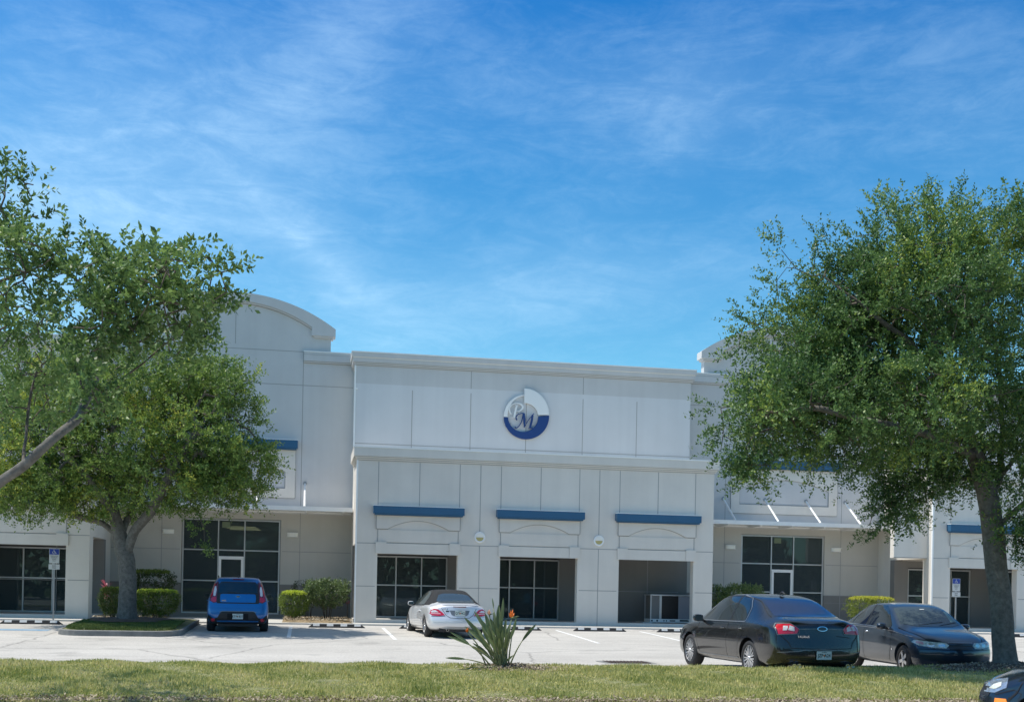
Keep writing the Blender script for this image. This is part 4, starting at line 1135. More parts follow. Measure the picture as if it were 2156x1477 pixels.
# ---- clipped shrubs
def shrub(name, label, X, Y, z, rx, ry, h, n, leaf, dark, light, top=None, boxy=.5, stems=5, group=None, z0=.12, K=6, seed=0, cat='shrub'):
    r = np.random.default_rng(seed)
    o = empty(name, (X, Y, z), 0, label, cat, group)
    d = unit(r.normal(size=(n, 3))); p = np.power(np.sum(np.abs(d)**(2+4*boxy), axis=1), 1/(2+4*boxy))[:, None]; d = d/p
    rad = r.uniform(.35, 1, (n, 1))**(1/2.2); lump = 1+.07*np.sin(d[:, :1]*7+seed)+.06*np.sin(d[:, 1:2]*9+d[:, 2:3]*8)
    pt = d*rad*lump; P = pt*np.array([rx, ry, (h-z0)/2])+np.array([0, 0, z0+(h-z0)/2])
    P[:, 0:2] *= (0.72+.28*np.clip((P[:, 2:3]-z0)/(h-z0)*1.6, 0, 1))
    D = unit(d*.8+np.array([0, 0, .7])+r.normal(0, .4, (n, 3)))
    Q = shoots(P, D, leaf*2.2, K, leaf, .6, seed+1)
    m = bpy.data.materials.get('mat_'+name+str(seed)) or leaf_mat('mat_'+name+str(seed), dark, light, .3, .4, nscale=2.0)
    quads_obj('foliage', Q, m, o)
    if top:
        k = int(n*.28); a = r.uniform(0, 2*PI, k); q = np.sqrt(r.uniform(0, 1, k))*.92
        P = np.column_stack([rx*q*np.cos(a), ry*q*np.sin(a), h+.03-(h-z0)*.5*(1-(1-q**(2+6*boxy))**.5)*.55])
        Q = shoots(P, np.tile([[0, 0, 1.]], (k, 1))+r.normal(0, .3, (k, 3)), leaf*1.6, K, leaf, .6, seed+2)
        quads_obj('new_growth', Q, leaf_mat('mat_top_'+name+str(seed), top[0], top[1], .35, .4, nscale=2), o)
    mb = MB()
    for k in range(stems):
        a = 2*PI*k/stems+.4; q = .25
        mb.tube([(rx*.12*math.cos(a), ry*.12*math.sin(a), -.05), (rx*q*math.cos(a), ry*q*math.sin(a), h*.3), (rx*.55*math.cos(a), ry*.55*math.sin(a), h*.7)], [.016, .011, .006], 6)
    mb.build('stem', M['twig'], o, smooth=True)
    return o
lime = ((.42, .52, .04), (.62, .70, .10)); GS = 'clipped shrubs by the entrances'  # lime new growth, colour brightened to carry sunlight on the tops
mid = (.05, .085, .014); midl = (.19, .25, .05)
def X_(x, Y): return onY(x, 1250, Y).x
shrub('clipped_shrub', 'small square clipped shrub left of the trunk on the kerbed island', X_(237, 38.2), 38.2, .15, .40, .4, .82, 900, .05, mid, midl, (mid, (.24, .32, .05)), .6, group=GS, seed=61)
shrub('clipped_hedge', 'lime-topped square hedge right of the trunk on the kerbed island', X_(330, 38.2), 38.2, .12, .70, .42, .82, 1700, .045, mid, (.18, .27, .04), lime, .8, group=GS, seed=62)
shrub('clipped_shrub', 'dark wide shrub behind the lime hedge against the left entry wall', X_(322, 43.8), 43.8, .05, .75, .5, 1.55, 900, .06, (.03, .055, .014), (.08, .12, .03), ((.12, .17, .03), (.22, .30, .05)), .7, group=GS, seed=63, z0=.7)
shrub('clipped_shrub', 'low rounded lime-topped shrub just right of the blue hatchback', X_(620, 41.6), 41.6, .05, .50, .48, .92, 1500, .045, mid, (.20, .28, .04), lime, .35, group=GS, seed=64)
shrub('clipped_shrub', 'tall leggy flat-topped green shrub beside the middle block corner', X_(690, 41.9), 41.9, .05, .68, .6, 1.34, 1150, .075, (.045, .08, .03), (.17, .24, .09), None, .6, group=GS, seed=65, z0=.5, stems=9)
shrub('clipped_shrub', 'leafy light green shrub behind the roof of the black sedan', X_(1562, 42.0), 42.0, .05, .82, .7, 1.48, 1500, .075, (.05, .09, .025), (.24, .32, .09), None, .5, group=GS, seed=66, z0=.3, stems=7)
shrub('clipped_shrub', 'narrow green shrub tucked against the corner pier left of the black sedan roof', X_(1512, 41.9), 41.9, .05, .30, .4, 1.42, 420, .08, (.05, .09, .025), (.22, .30, .09), None, .5, group=GS, seed=67, z0=.3)
shrub('clipped_hedge', 'long yellow-topped hedge seen over the roof of the grey-blue sedan', X_(1835, 41.2), 41.2, .05, 1.02, .5, 1.13, 2000, .045, mid, (.25, .31, .04), ((.42, .44, .04), (.62, .60, .08)), .7, group=GS, seed=68)
shrub('dark_shrub', 'thin dark wiry shrub between the lime shrub and the wall behind', X_(650, 44.2), 44.2, .05, .6, .35, 1.32, 260, .06, (.02, .035, .012), (.06, .09, .03), None, .4, seed=69, z0=.6)
# red-leaved cordyline
def strap_plant(name, label, X, Y, z, n, L, w, m, seed, stem=.35, cat='plant'):
    r = np.random.default_rng(seed); o = empty(name, (X, Y, z), 0, label, cat); mb = MB()
    for k in range(n):
        a = r.uniform(0, 2*PI); el = r.uniform(.3, 1.3); l = L*r.uniform(.7, 1.1); d = Vector((math.cos(a)*math.cos(el), math.sin(a)*math.cos(el), math.sin(el))); s = Vector((-math.sin(a), math.cos(a), 0))
        b0 = Vector((0, 0, stem*r.uniform(.6, 1.1))); pts = [b0+d*l*t-Vector((0, 0, 1))*l*.35*t*t for t in (0, .35, .7, 1)]; ws = [w*.4, w, w*.8, .003]
        b = len(mb.v)
        for p, q in zip(pts, ws): mb.v += [tuple(p-s*q), tuple(p+s*q)]
        for i in range(3): mb.f.append((b+2*i, b+2*i+1, b+2*i+3, b+2*i+2)); mb.m.append(0)
    mb.build('foliage', m, o, recalc=False, smooth=True)
    mb = MB(); mb.tube([(0, 0, -.05), (.01, 0, stem)], .02); mb.build('stem', M['twig'], o)
    return o
M['red_leaf'] = leaf_mat('red_leaf', (.16, .03, .045), (.52, .14, .18), .3, .4, nscale=3)
strap_plant('red_cordyline', 'small red-leaved cordyline at the left edge of the kerbed island', X_(222, 39.0), 39.0, .05, 40, .42, .035, M['red_leaf'], 5, stem=1.0)
strap_plant('red_cordyline', 'dull red spiky plant in shade at the foot of the middle block corner', X_(732, 44.0), 44.0, .05, 14, .32, .02, M['red_leaf'], 8, stem=.75)

# ---- bird of paradise on the lawn
def bird_of_paradise():
    X, Y = PLANT; z = float(lawn_h(X, Y)); D = X*math.sin(ALPHA)+Y*math.cos(ALPHA)
    o = empty('bird_of_paradise', (X, Y, z), 0, 'bird of paradise plant with upright blades and an orange flower on the lawn', 'plant')
    base = Vector((X, Y, z)); r = random.Random(12); st = MB(); fo = MB()
    # (tip x, tip y, blade length px, width px, depth) read off the photograph
    lv = [(1063,1258,70,9,0),(1052,1273,60,12,.1),(1036,1258,26,4,-.1),(992,1286,55,10,.15),(968,1299,52,10,-.15),(969,1318,60,11,.2),(1018,1290,60,11,0),(1030,1300,55,12,-.2),(1095,1300,45,9,.15),(1093,1316,34,7,-.2),(1129,1313,48,9,.1),
          (1088,1378,26,6,-.25),(948,1330,46,7,-.1),(942,1338,48,8,.1),(985,1361,34,7,-.3),(938,1384,38,7,.1),(951,1413,26,5,-.35),(968,1408,22,5,-.3),(1020,1305,50,11,.25),(1045,1300,60,12,.2),(1060,1305,55,11,-.2),(1005,1300,55,10,-.1),(1010,1318,50,9,.3),
          (1070,1302,50,9,.3),(1047,1318,50,10,-.3),(1035,1325,45,9,-.35),(1062,1325,45,10,-.3),(1000,1335,40,8,-.3),(1072,1330,42,9,-.25),(1025,1340,40,9,-.38),(1053,1342,42,9,-.4),(990,1411,30,4,-.4),(1000,1415,34,4,-.42),(1012,1345,40,8,.3),(1066,1350,35,8,.25),(1040,1285,60,10,.3),(1080,1312,42,8,.3),(1030,1312,48,9,.1),(1015,1330,44,9,-.2)]
    for q in range(22):
        xx = r.uniform(985, 1092); lv.append((xx, 1285+abs(xx-1042)*.45+r.uniform(0, 60), r.uniform(34, 52), r.uniform(5.5, 8.5), r.uniform(-.3, .3)))
    lv = [((1038+(a-1038)*.86 if 960 < a < 1120 else a), b, c, d, e) for a, b, c, d, e in lv]
    for k, (tx, ty, bl, bw, dd) in enumerate(lv):
        tip = at(tx, ty, D+dd)-base; s = D/FOC
        b0 = Vector((.10*r.uniform(-1, 1)+(tx-1040)*s*.12+.03, dd*.35, 0.0))
        L = (tip-b0).length; mid = b0.lerp(tip, .5)+Vector((-(tx-1040)*s*.10, 0, L*.10))
        def bez(t): return b0*(1-t)**2+mid*2*t*(1-t)+tip*t*t
        t0 = max(.12, 1-bl*s/L)
        st.tube([bez(t0*i/5) for i in range(6)], [.016-.008*i/5 for i in range(6)], 6)
        n = 9; hw = bw*s*.40
        dirv = (tip-bez(t0)).normalized(); side = dirv.cross(Vector((r.uniform(-.35, .35), -1, r.uniform(-.25, .25)))).normalized(); nn = side.cross(dirv)
        b = len(fo.v)
        for i in range(n+1):
            t = i/n; p = bez(t0+(1-t0)*t); w = hw*(math.sin(PI*min(1, t*.92+.06))**.75); fold = w*.55
            fo.v += [tuple(p-side*w+nn*fold), tuple(p), tuple(p+side*w+nn*fold)]
        for i in range(n):
            for c in (0, 1): fo.f.append((b+3*i+c, b+3*i+c+1, b+3*i+c+4, b+3*i+c+3)); fo.m.append(1 if k in (31, 32, 14, 16, 42, 47, 55) else 0)
    lm = leaf_mat('strelitzia_leaf', (.10, .135, .06), (.25, .30, .14), .25, .32, nscale=3); ly = leaf_mat('strelitzia_old_leaf', (.30, .28, .12), (.46, .42, .22), .2, .5, nscale=3)
    fo.build('foliage', [lm, ly], o, recalc=False, smooth=True); st.build('stem', mat('strelitzia_stalk', (.20, .22, .11), .6, var=.2, scale=8), o, smooth=True)
    orange = mat('orange_petal', (.85, .19, .02), .5, var=.15, scale=20); pale = mat('faded_petal', (.62, .33, .20), .6)
    for (fx, fy, sc, mm, nm) in ((1078, 1300, 1.0, orange, 'flower'), (1030, 1293, .62, pale, 'flower'), (984, 1330, .55, orange, 'flower')):
        c = at(fx, fy, D-.05)-base; s = D/FOC*sc*.68; st2 = MB()
        st2.tube([(c.x*.4, c.y*.4, 0), tuple(c*.7+Vector((0, 0, -.02))), tuple(c)], [.012, .010, .009], 6)
        h = MB()
        for ang, ln in ((100, 24), (84, 27), (122, 20), (66, 17), (140, 14)):
            a = math.radians(ang); d = Vector((math.cos(a), r.uniform(-.2, .2), math.sin(a))); q = Vector((-math.sin(a), 0, math.cos(a)))
            b = len(h.v); w = 3.0*s
            for t, k in ((0, .3), (.35, 1), (.7, .8), (1, .02)):
                p = c+d*ln*s*t; h.v += [tuple(p-q*w*k), tuple(p+Vector((0, -.012, 0))), tuple(p+q*w*k)]
            for i in range(3):
                for cc in (0, 1): h.f.append((b+3*i+cc, b+3*i+cc+1, b+3*i+cc+4, b+3*i+cc+3)); h.m.append(0)
        f = h.build(nm, mm, o, recalc=False)
        bk = MB(); d = Vector((1, 0, .28)).normalized() if fx != 984 else Vector((-.6, 0, .7)).normalized()
        bk.tube([c-d*3*s, c+d*6*s, c+d*16*s, c+d*24*s], [3.4*s, 3.2*s, 1.9*s, .3*s], 8); q = bk.build('bract', lm, None, smooth=True); q.parent = f
        st2.build('flower_stalk', lm, o, smooth=True)
bird_of_paradise()
# far wood behind the viewpoint: what the glass and the car paint reflect
r = np.random.default_rng(77); n = 16000
tx = r.uniform(-75, 95, n); hh = 9+2.5*np.sin(tx*.21)+1.8*np.sin(tx*.53+1); tz = -.5+np.abs(r.uniform(0, 1, n))**.8*hh; ty = -27-r.uniform(0, 5, n)-3*np.sin(tx*.3)*np.sin(tz*.6)
V, F = scatter_leaves(np.column_stack([tx, ty, tz]), 1.0, 78, .9)
V[:, :] = V
tag(np_mesh('far_wood', V, F, leaf_mat('far_foliage', (.03, .055, .015), (.09, .13, .035), .25, .6, nscale=.3)), kind='stuff')
# ================================================================== cars
def paint(name, col, metal=.35, rough=.28, flake=.1):
    m = mat(name, col, rough, metal=metal, coat=1.0)
    nt = m.node_tree; b = nt.nodes['Principled BSDF']; tc = nt.nodes['Texture Coordinate']
    n = nt.nodes.new('ShaderNodeTexNoise'); n.inputs['Scale'].default_value = 1.6; n.inputs['Detail'].default_value = 8; nt.links.new(tc.outputs['Object'], n.inputs['Vector'])
    r = nt.nodes.new('ShaderNodeMapRange'); r.inputs[3].default_value = rough-.05; r.inputs[4].default_value = rough+.13; nt.links.new(n.outputs['Fac'], r.inputs[0]); nt.links.new(r.outputs[0], b.inputs['Roughness'])
    r2 = nt.nodes.new('ShaderNodeMapRange'); r2.inputs[1].default_value = .35; r2.inputs[2].default_value = .75; r2.inputs[3].default_value = .015; r2.inputs[4].default_value = .11; nt.links.new(n.outputs['Fac'], r2.inputs[0]); nt.links.new(r2.outputs[0], b.inputs['Coat Roughness'])
    return m
M['p_blue'] = paint('paint_blue', (0.004, 0.145, 0.42), .3)
M['p_silver'] = paint('paint_silver', (0.72, 0.72, 0.73), .35, .34)
M['p_black'] = paint('paint_black', (0.007, 0.007, 0.008), .05, .22)
M['p_slate'] = paint('paint_slate', (0.022, 0.036, 0.056), .45, .3)
M['p_night'] = paint('paint_night', (0.006, 0.009, 0.018), .2, .25)
M['c_glass'] = mat('car_glass', (0.010, 0.013, 0.014), .03, spec=.75, coat=.3)
M['c_glass2'] = mat('car_glass_clear', (0.045, 0.06, 0.06), .04, spec=.7, coat=.3)
M['lamp_red'] = mat('lamp_red', (0.55, 0.012, 0.03), .12, coat=1.0)
M['lamp_dark'] = mat('lamp_dark_red', (0.16, 0.010, 0.02), .12, coat=1.0)
M['lamp_clear'] = mat('lamp_clear', (0.68, 0.66, 0.66), .12, coat=1.0, var=.25, scale=25)
M['lamp_pink'] = mat('lamp_pink', (0.80, 0.42, 0.44), .15, coat=1.0)
M['head_glass'] = mat('headlight_lens', (0.64, 0.66, 0.58), .16, metal=.0, coat=1.0, var=.35, scale=14)
M['head_bowl'] = mat('headlight_bowl', (0.70, 0.72, 0.66), .12, metal=.7, coat=1.0)
M['lens_blue'] = mat('lens_bluish', (0.30, 0.36, 0.44), .10, metal=.4, coat=1.0, var=.4, scale=18)
M['amber'] = mat('amber_marker', (0.95, 0.28, 0.02), .3, coat=.6)
M['chrome'] = mat('chrome', (0.75, 0.76, 0.78), .12, metal=1.0)
M['rim'] = mat('alloy_rim', (0.62, 0.62, 0.63), .28, metal=.65, coat=.5)
M['soft_top'] = mat('soft_top_canvas', (0.020, 0.021, 0.023), .95, var=.12, scale=6, bump=.3, bscale=150)
M['plate'] = mat('plate_white', (0.62, 0.66, 0.62), .4, var=.06, scale=20)
M['plate_ink'] = mat('plate_ink', (0.02, 0.06, 0.035), .5)
M['plate_orange'] = mat('plate_orange', (0.75, 0.22, 0.05), .5)
M['seam'] = mat('panel_gap', (0.004, 0.004, 0.005), .8)
M['trim_grey'] = mat('trim_grey', (0.20, 0.21, 0.22), .35, metal=.4)

def car_shell(name, rows, rear_dx, front_dx, arches, aw, m, parent, sub=2, bow=.10, rbow=.05, hump=None):
    """rows: (x, w_sill, z_bot, w_mid, w_sh, z_sh, w_top, z_edge, z_top, end_weight) rear -> front"""
    nS = len(rows); vs = []; fs = []
    def interp(tab, z): return float(np.interp(z, [t[0] for t in tab], [t[1] for t in tab]))
    def section(row):
        x, wsil, zb, wm, wsh, zs, wt, ze, zt, ew = row
        h = zs-zb
        half = [(0, zb), (wsil*.85, zb), (wsil, zb+.05), (wm, zb+.34*h), (wm, zb+.68*h), (wsh+.005, zs-.035), (wsh-.03, zs+.012),
                ((wsh-.03)*.5+wt*.5, zs*.5+ze*.5), (wt, ze-.02), (wt-.09, ze+.022), (wt*.5, ze*.25+zt*.75), (0, zt)]
        out = []
        for y, z in half:
            dx = 0
            if ew > 0: dx = interp(rear_dx, z)*ew + rbow*ew*(y/max(wm, .1))**2
            elif ew < 0: dx = -interp(front_dx, z)*(-ew) - bow*(-ew)*(y/max(wm, .1))**2
            out.append((x+dx, y, z))
        return out
    secs = [section(r) for r in rows]; nP = 12
    idx = {}
    for i, s in enumerate(secs):
        for j, p in enumerate(s):
            idx[i, j, 1] = len(vs); vs.append(p)
            if 0 < j < nP-1: idx[i, j, -1] = len(vs); vs.append((p[0], -p[1], p[2]))
            else: idx[i, j, -1] = idx[i, j, 1]
    for i in range(nS-1):
        for j in range(nP-1):
            fs.append((idx[i,j,1], idx[i+1,j,1], idx[i+1,j+1,1], idx[i,j+1,1]))
            fs.append((idx[i,j,-1], idx[i,j+1,-1], idx[i+1,j+1,-1], idx[i+1,j,-1]))
    # end caps: columns between left and right
    for i, sg, tab, bw in ((0, 1, rear_dx, rbow), (nS-1, -1, front_dx, bow)):
        s = secs[i]; cols = {}
        wm = rows[i][3]
        for j in range(1, nP-1):
            for c, fr in enumerate((.5, 0, -.5)):
                y = s[j][1]*fr; z = s[j][2]
                base = rows[i][0]+sg*(interp(tab, z)+bw*(y/max(wm, .1))**2)
                cols[j, c] = len(vs); vs.append((base-sg*.012, y, z))
        for j in range(1, nP-2):
            row = [idx[i,j,1], cols[j,0], cols[j,1], cols[j,2], idx[i,j,-1]]; rw2 = [idx[i,j+1,1], cols[j+1,0], cols[j+1,1], cols[j+1,2], idx[i,j+1,-1]]
            for k in range(4):
                f = (row[k], rw2[k], rw2[k+1], row[k+1]); fs.append(f if sg == 1 else f[::-1])
        for jj, je in ((1, 0), (nP-2, nP-1)):
            row = [idx[i,jj,1], cols[jj,0], cols[jj,1], cols[jj,2], idx[i,jj,-1]]; ce = idx[i,je,1]
            f1 = [(row[0], row[1], ce), (row[1], row[2], ce), (row[2], row[3], ce), (row[3], row[4], ce)]
            for f in f1: fs.append(f)
    me = bpy.data.meshes.new('cage'); me.from_pydata(vs, [], fs); me.validate()
    bm = bmesh.new(); bm.from_mesh(me); bmesh.ops.recalc_face_normals(bm, faces=bm.faces); bm.to_mesh(me); bm.free()
    ob = bpy.data.objects.new('cage', me); COL.objects.link(ob)
    md = ob.modifiers.new('s', 'SUBSURF'); md.levels = sub; md.render_levels = sub
    cut = []
    for (ax, ar, az) in arches:
        for sg in (1, -1):
            mb = MB(); mb.lathe([(0, 0), (ar, 0), (ar, aw), (0, aw)], 'y', 40, (ax, .56 if sg == 1 else -.56-aw, az))
            c = mb.mesh('cut'); b2 = bmesh.new(); b2.from_mesh(c); bmesh.ops.remove_doubles(b2, verts=b2.verts, dist=1e-5); bmesh.ops.recalc_face_normals(b2, faces=b2.faces); b2.to_mesh(c); b2.free()
            co = bpy.data.objects.new('cut', c); COL.objects.link(co); cut.append(co)
            md = ob.modifiers.new('b', 'BOOLEAN'); md.operation = 'DIFFERENCE'; md.solver = 'EXACT'; md.object = co
    dg = bpy.context.evaluated_depsgraph_get(); dg.update()
    full = bpy.data.meshes.new_from_object(ob.evaluated_get(dg))
    for md in list(ob.modifiers):
        if md.type == 'BOOLEAN': ob.modifiers.remove(md)
    dg = bpy.context.evaluated_depsgraph_get(); dg.update()
    hull = bpy.data.meshes.new_from_object(ob.evaluated_get(dg))
    bm = bmesh.new(); bm.from_mesh(hull); bvh = BVHTree.FromBMesh(bm); bm.free()
    bpy.data.objects.remove(ob)
    for c in cut: bpy.data.objects.remove(c)
    full.shade_smooth(); full.set_sharp_from_angle(angle=math.radians(38))
    o = link(name, full, m, parent)
    return o, bvh

class Dec:
    """draw shapes on the body: they are laid on its surface with a small thickness of their own"""
    def __init__(s, root, bvh): s.root = root; s.b = bvh
    def proj(s, name, poly, view, m, off=.004, parent=None, step=.07, holes=None, raw=False):
        """view: 'L','R' (poly in x,z), 'B' rear / 'F' front (poly in y,z), 'T' top (poly in x,y)"""
        P = [Vector(p) for p in poly]; pts = []
        n = len(P)
        for i in range(n):
            a, b = P[i], P[(i+1) % n]; k = max(1, int((b-a).length/step))
            for j in range(k): pts.append(a.lerp(b, j/k))
        nb = len(pts); xs = [p.x for p in P]; ys = [p.y for p in P]
        def inside(q):
            c = False
            for i in range(n):
                a, b = P[i], P[(i+1) % n]
                if (a.y > q.y) != (b.y > q.y) and q.x < (b.x-a.x)*(q.y-a.y)/(b.y-a.y)+a.x: c = not c
            return c
        def edge_d(q):
            best = 9
            for i in range(n):
                a, b = P[i], P[(i+1) % n]; d = b-a; t = max(0, min(1, (q-a).dot(d)/max(d.dot(d), 1e-9))); best = min(best, (q-a-d*t).length)
            return best
        gx = min(xs)+step/2
        while gx < max(xs):
            gy = min(ys)+step/2
            while gy < max(ys):
                q = Vector((gx, gy))
                if inside(q) and edge_d(q) > step*.3: pts.append(q)
                gy += step
            gx += step
        v2, _, f2, *_ = delaunay_2d_cdt([Vector((p.x, p.y)) for p in pts], [(i, (i+1) % nb) for i in range(nb)], [], 1, 1e-5)
        V = []
        for q in v2:
            if view == 'L': o, d = Vector((q.x, 3, q.y)), Vector((0, -1, 0))
            elif view == 'R': o, d = Vector((q.x, -3, q.y)), Vector((0, 1, 0))
            elif view == 'B': o, d = Vector((-4, q.x, q.y)), Vector((1, 0, 0))
            elif view == 'F': o, d = Vector((9, q.x, q.y)), Vector((-1, 0, 0))
            else: o, d = Vector((q.x, q.y, 4)), Vector((0, 0, -1))
            h, nn, _, _ = s.b.ray_cast(o, d)
            if h is None: h, nn, _, _ = s.b.find_nearest(o+d*(3 if view in 'LR' else 4)); nn = -d
            if nn.dot(d) > 0: nn = -nn
            V.append((h, nn))
        mb = MB(); k = len(V)
        mb.v = [tuple(h+nn*off) for h, nn in V]+[tuple(h-nn*.002) for h, nn in V]
        top = []
        for f in f2:
            a, b, c = [Vector(mb.v[i]) for i in f[:3]]; nf = (b-a).cross(c-a)
            f = tuple(f) if nf.dot(V[f[0]][1]) > 0 else tuple(reversed(f)); top.append(f)
        from collections import Counter
        ec = Counter(); 
        for f in top:
            for i in range(len(f)): ec[(f[i], f[(i+1) % len(f)])] += 1
        mb.f = list(top); mb.m = [0]*len(top)
        for (a, b) in list(ec):
            if (b, a) not in ec: mb.f.append((b, a, a+k, b+k)); mb.m.append(0)
        o = mb.build(name, m, parent or s.root, smooth=True, angle=45, recalc=False)
        return o
    def line(s, name, pts, w, view, m, off=.004, parent=None, closed=False):
        P = [Vector(p) for p in pts]; n = len(P); A = []; B = []
        for i, p in enumerate(P):
            if closed: a, b = P[i-1], P[(i+1) % n]
            else: a, b = P[max(i-1, 0)], P[min(i+1, n-1)]
            d = (b-a).normalized(); nn = Vector((-d.y, d.x))*w/2; A.append(p+nn); B.append(p-nn)
        if closed:
            o = None; polys = [[A[i], A[(i+1) % n], B[(i+1) % n], B[i]] for i in range(n)]
            # build as one mesh from quads
            mb = MB()
            for q in polys:
                s._quad(mb, q, view, off)
            return mb.build(name, m, parent or s.root, recalc=False, smooth=True, angle=45)
        mb = MB()
        for i in range(n-1):
            L = (P[i+1]-P[i]).length; k = max(1, int(L/.05))
            for j in range(k):
                t0, t1 = j/k, (j+1)/k
                s._quad(mb, [A[i].lerp(A[i+1], t0), A[i].lerp(A[i+1], t1), B[i].lerp(B[i+1], t1), B[i].lerp(B[i+1], t0)], view, off)
        return mb.build(name, m, parent or s.root, recalc=False, smooth=True, angle=45)
    def _quad(s, mb, q, view, off):
        V = []
        for p in q:
            if view == 'L': o, d = Vector((p.x, 3, p.y)), Vector((0, -1, 0))
            elif view == 'R': o, d = Vector((p.x, -3, p.y)), Vector((0, 1, 0))
            elif view == 'B': o, d = Vector((-4, p.x, p.y)), Vector((1, 0, 0))
            elif view == 'F': o, d = Vector((9, p.x, p.y)), Vector((-1, 0, 0))
            else: o, d = Vector((p.x, p.y, 4)), Vector((0, 0, -1))
            h, nn, _, _ = s.b.ray_cast(o, d)
            if h is None: h, nn, _, _ = s.b.find_nearest(o+d*3); nn = -d
            if nn.dot(d) > 0: nn = -nn
            V.append((h+nn*off, nn))
        nf = (V[1][0]-V[0][0]).cross(V[2][0]-V[0][0])
        vv = [v[0] for v in V]
        mb.add([tuple(v) for v in vv], [(0, 1, 2, 3) if nf.dot(V[0][1]) > 0 else (3, 2, 1, 0)])

def make_wheel(R, rr, w, spokes, style='multi'):
    """returns wheel object (hub at origin, axle along y, face towards +y)"""
    b = MB(); b.lathe([(0, -.02), (rr*.9, -.02), (rr*.97, .02), (rr*.97, -w*.9), (rr*.93, -w*.9)], 'y', 36); o = b.build('wheel', M['black'], smooth=True, angle=40)
    t = MB(); pr = [(rr*.985, -.012), (rr+.012, .012), (rr+(R-rr)*.45, .018), (R-.022, .006), (R-.004, -.022), (R, -w*.3), (R, -w*.7), (R-.01, -w+.02), (R-.03, -w), (rr, -w)]
    t.lathe(pr, 'y', 44, closed=False); q = t.build('tyre', M['rubber'], o, smooth=True, angle=45)
    r = MB(); r.lathe([(rr*.90, -.03), (rr*.93, .004), (rr*1.0, .006), (rr*1.0, -.012)], 'y', 44)
    r.lathe([(0, .018), (rr*.15, .016), (rr*.19, .0), (rr*.19, -.03)], 'y', 24)
    for k in range(spokes):
        a = 2*PI*k/spokes+(PI/2 if style != 'y' else PI/2)
        def spoke(a0, a1, w0, w1):
            c0 = Vector((math.cos(a0), 0, math.sin(a0)))*rr*.16; c1 = Vector((math.cos(a1), 0, math.sin(a1)))*rr*.93
            d = (c1-c0).normalized(); s_ = Vector((-d.z, 0, d.x))
            m0 = c0.lerp(c1, .55)
            v = []
            for c, ww, y in ((c0, w0, .006), (m0, (w0+w1)/2, -.004), (c1, w1, -.002)):
                v += [c-s_*ww+Vector((0, y, 0)), c+s_*ww+Vector((0, y, 0)), c+s_*ww*.7+Vector((0, y-.03, 0)), c-s_*ww*.7+Vector((0, y-.03, 0))]
            bb = len(r.v); r.v += [tuple(x) for x in v]
            for i in range(2):
                for c in range(4): r.f.append((bb+4*i+c, bb+4*i+(c+1) % 4, bb+4*i+4+(c+1) % 4, bb+4*i+4+c)); r.m.append(0)
            r.f += [(bb, bb+1, bb+2, bb+3), (bb+11, bb+10, bb+9, bb+8)]; r.m += [0, 0]
        if style == 'multi': spoke(a, a-.16, rr*.045, rr*.055); spoke(a, a+.16, rr*.045, rr*.055)
        elif style == 'wide': spoke(a, a, rr*.15, rr*.17)
        else: spoke(a, a, rr*.09, rr*.11)
    r.build('rim', M['rim'], o, smooth=True, angle=30)
    return o

def place_wheels(root, proto, WB, track, R, dz=0):
    first = True
    for x in (0, WB):
        for sg in (1, -1):
            w = proto if first else copy_tree(proto)
            first = False; w.parent = root; w.location = (x, sg*track, R+dz)
            w.rotation_euler = (0, random.uniform(0, 1.0), 0 if sg == 1 else PI)

def mirror_glass(root, x, y, z, m, sg, base_x=None, size=(.10, .12, .075)):
    mb = MB(); n = 12; rings = 7
    for i in range(rings+1):
        a = -PI/2+PI*i/rings
        for k in range(n):
            t = 2*PI*k/n; ca = abs(math.cos(t))**.7*math.copysign(1, math.cos(t)); sa = abs(math.sin(t))**.7*math.copysign(1, math.sin(t))
            mb.v.append((math.sin(a)*size[0]*(1 if a > 0 else .45), ca*math.cos(a)*size[1], sa*math.cos(a)*size[2]))
    for i in range(rings):
        for k in range(n): mb.f.append((i*n+k, i*n+(k+1) % n, (i+1)*n+(k+1) % n, (i+1)*n+k)); mb.m.append(0)
    o = mb.build('mirror', m, root, smooth=True); o.location = (x, y, z)
    g = MB(); g.box(-size[0]*.47, -size[0]*.45, -size[1]*.8, size[1]*.8, -size[2]*.75, size[2]*.75); g.build('mirror_glass', M['c_glass2'], o)
    a = MB(); a.tube([(0.02, -sg*size[1]*.6, -size[2]*.4), (.05, -sg*(size[1]+.08), -size[2]*.9)], [.03, .025], 8); a.build('arm', M['black'], o)
    return o

def licence(root, x, y, z, text, rz=-PI/2, w=.305, h=.155, mid=None, tilt=0.0):
    e = MB(); e.box(-w/2, w/2, -.004, .004, -h/2, h/2); o = e.build('licence_plate', M['plate'], root); o.location = (x, y, z); o.rotation_euler = (tilt, 0, rz)
    text_mesh('plate_text', text, .088, M['plate_ink'], o, (0, -.0052, -.005), sx=.88, bold=.0015)
    text_mesh('plate_text', 'FLORIDA', .026, M['plate_ink'], o, (0, -.0052, .058)); 
    f = MB(); f.lathe([(0, -.0005), (.018, -.0005), (.018, .001)], 'y', 12, (0, -.005, -.003)); f.build('plate_emblem', M['plate_orange'], o)
    return o

def handle(root, dec, x, y, z, sg, m, L=.15):
    h, nn, _, _ = dec.b.ray_cast(Vector((x, 3*sg, z)), Vector((0, -sg, 0)))
    yy = h.y
    mb = MB(); mb.tube([(x-L/2, yy-.01*sg, z), (x-L/2+.02, yy+.03*sg, z+.002), (x+L/2-.02, yy+.03*sg, z+.002), (x+L/2, yy-.01*sg, z)], [.012, .015, .015, .012], 8)
    return mb.build('handle', m, root, smooth=True)

def underbody(root, x0, x1, hw, z):
    mb = MB(); mb.box(x0, x1, -hw, hw, z, z+.22); return mb.build('underbody', M['black'], root)

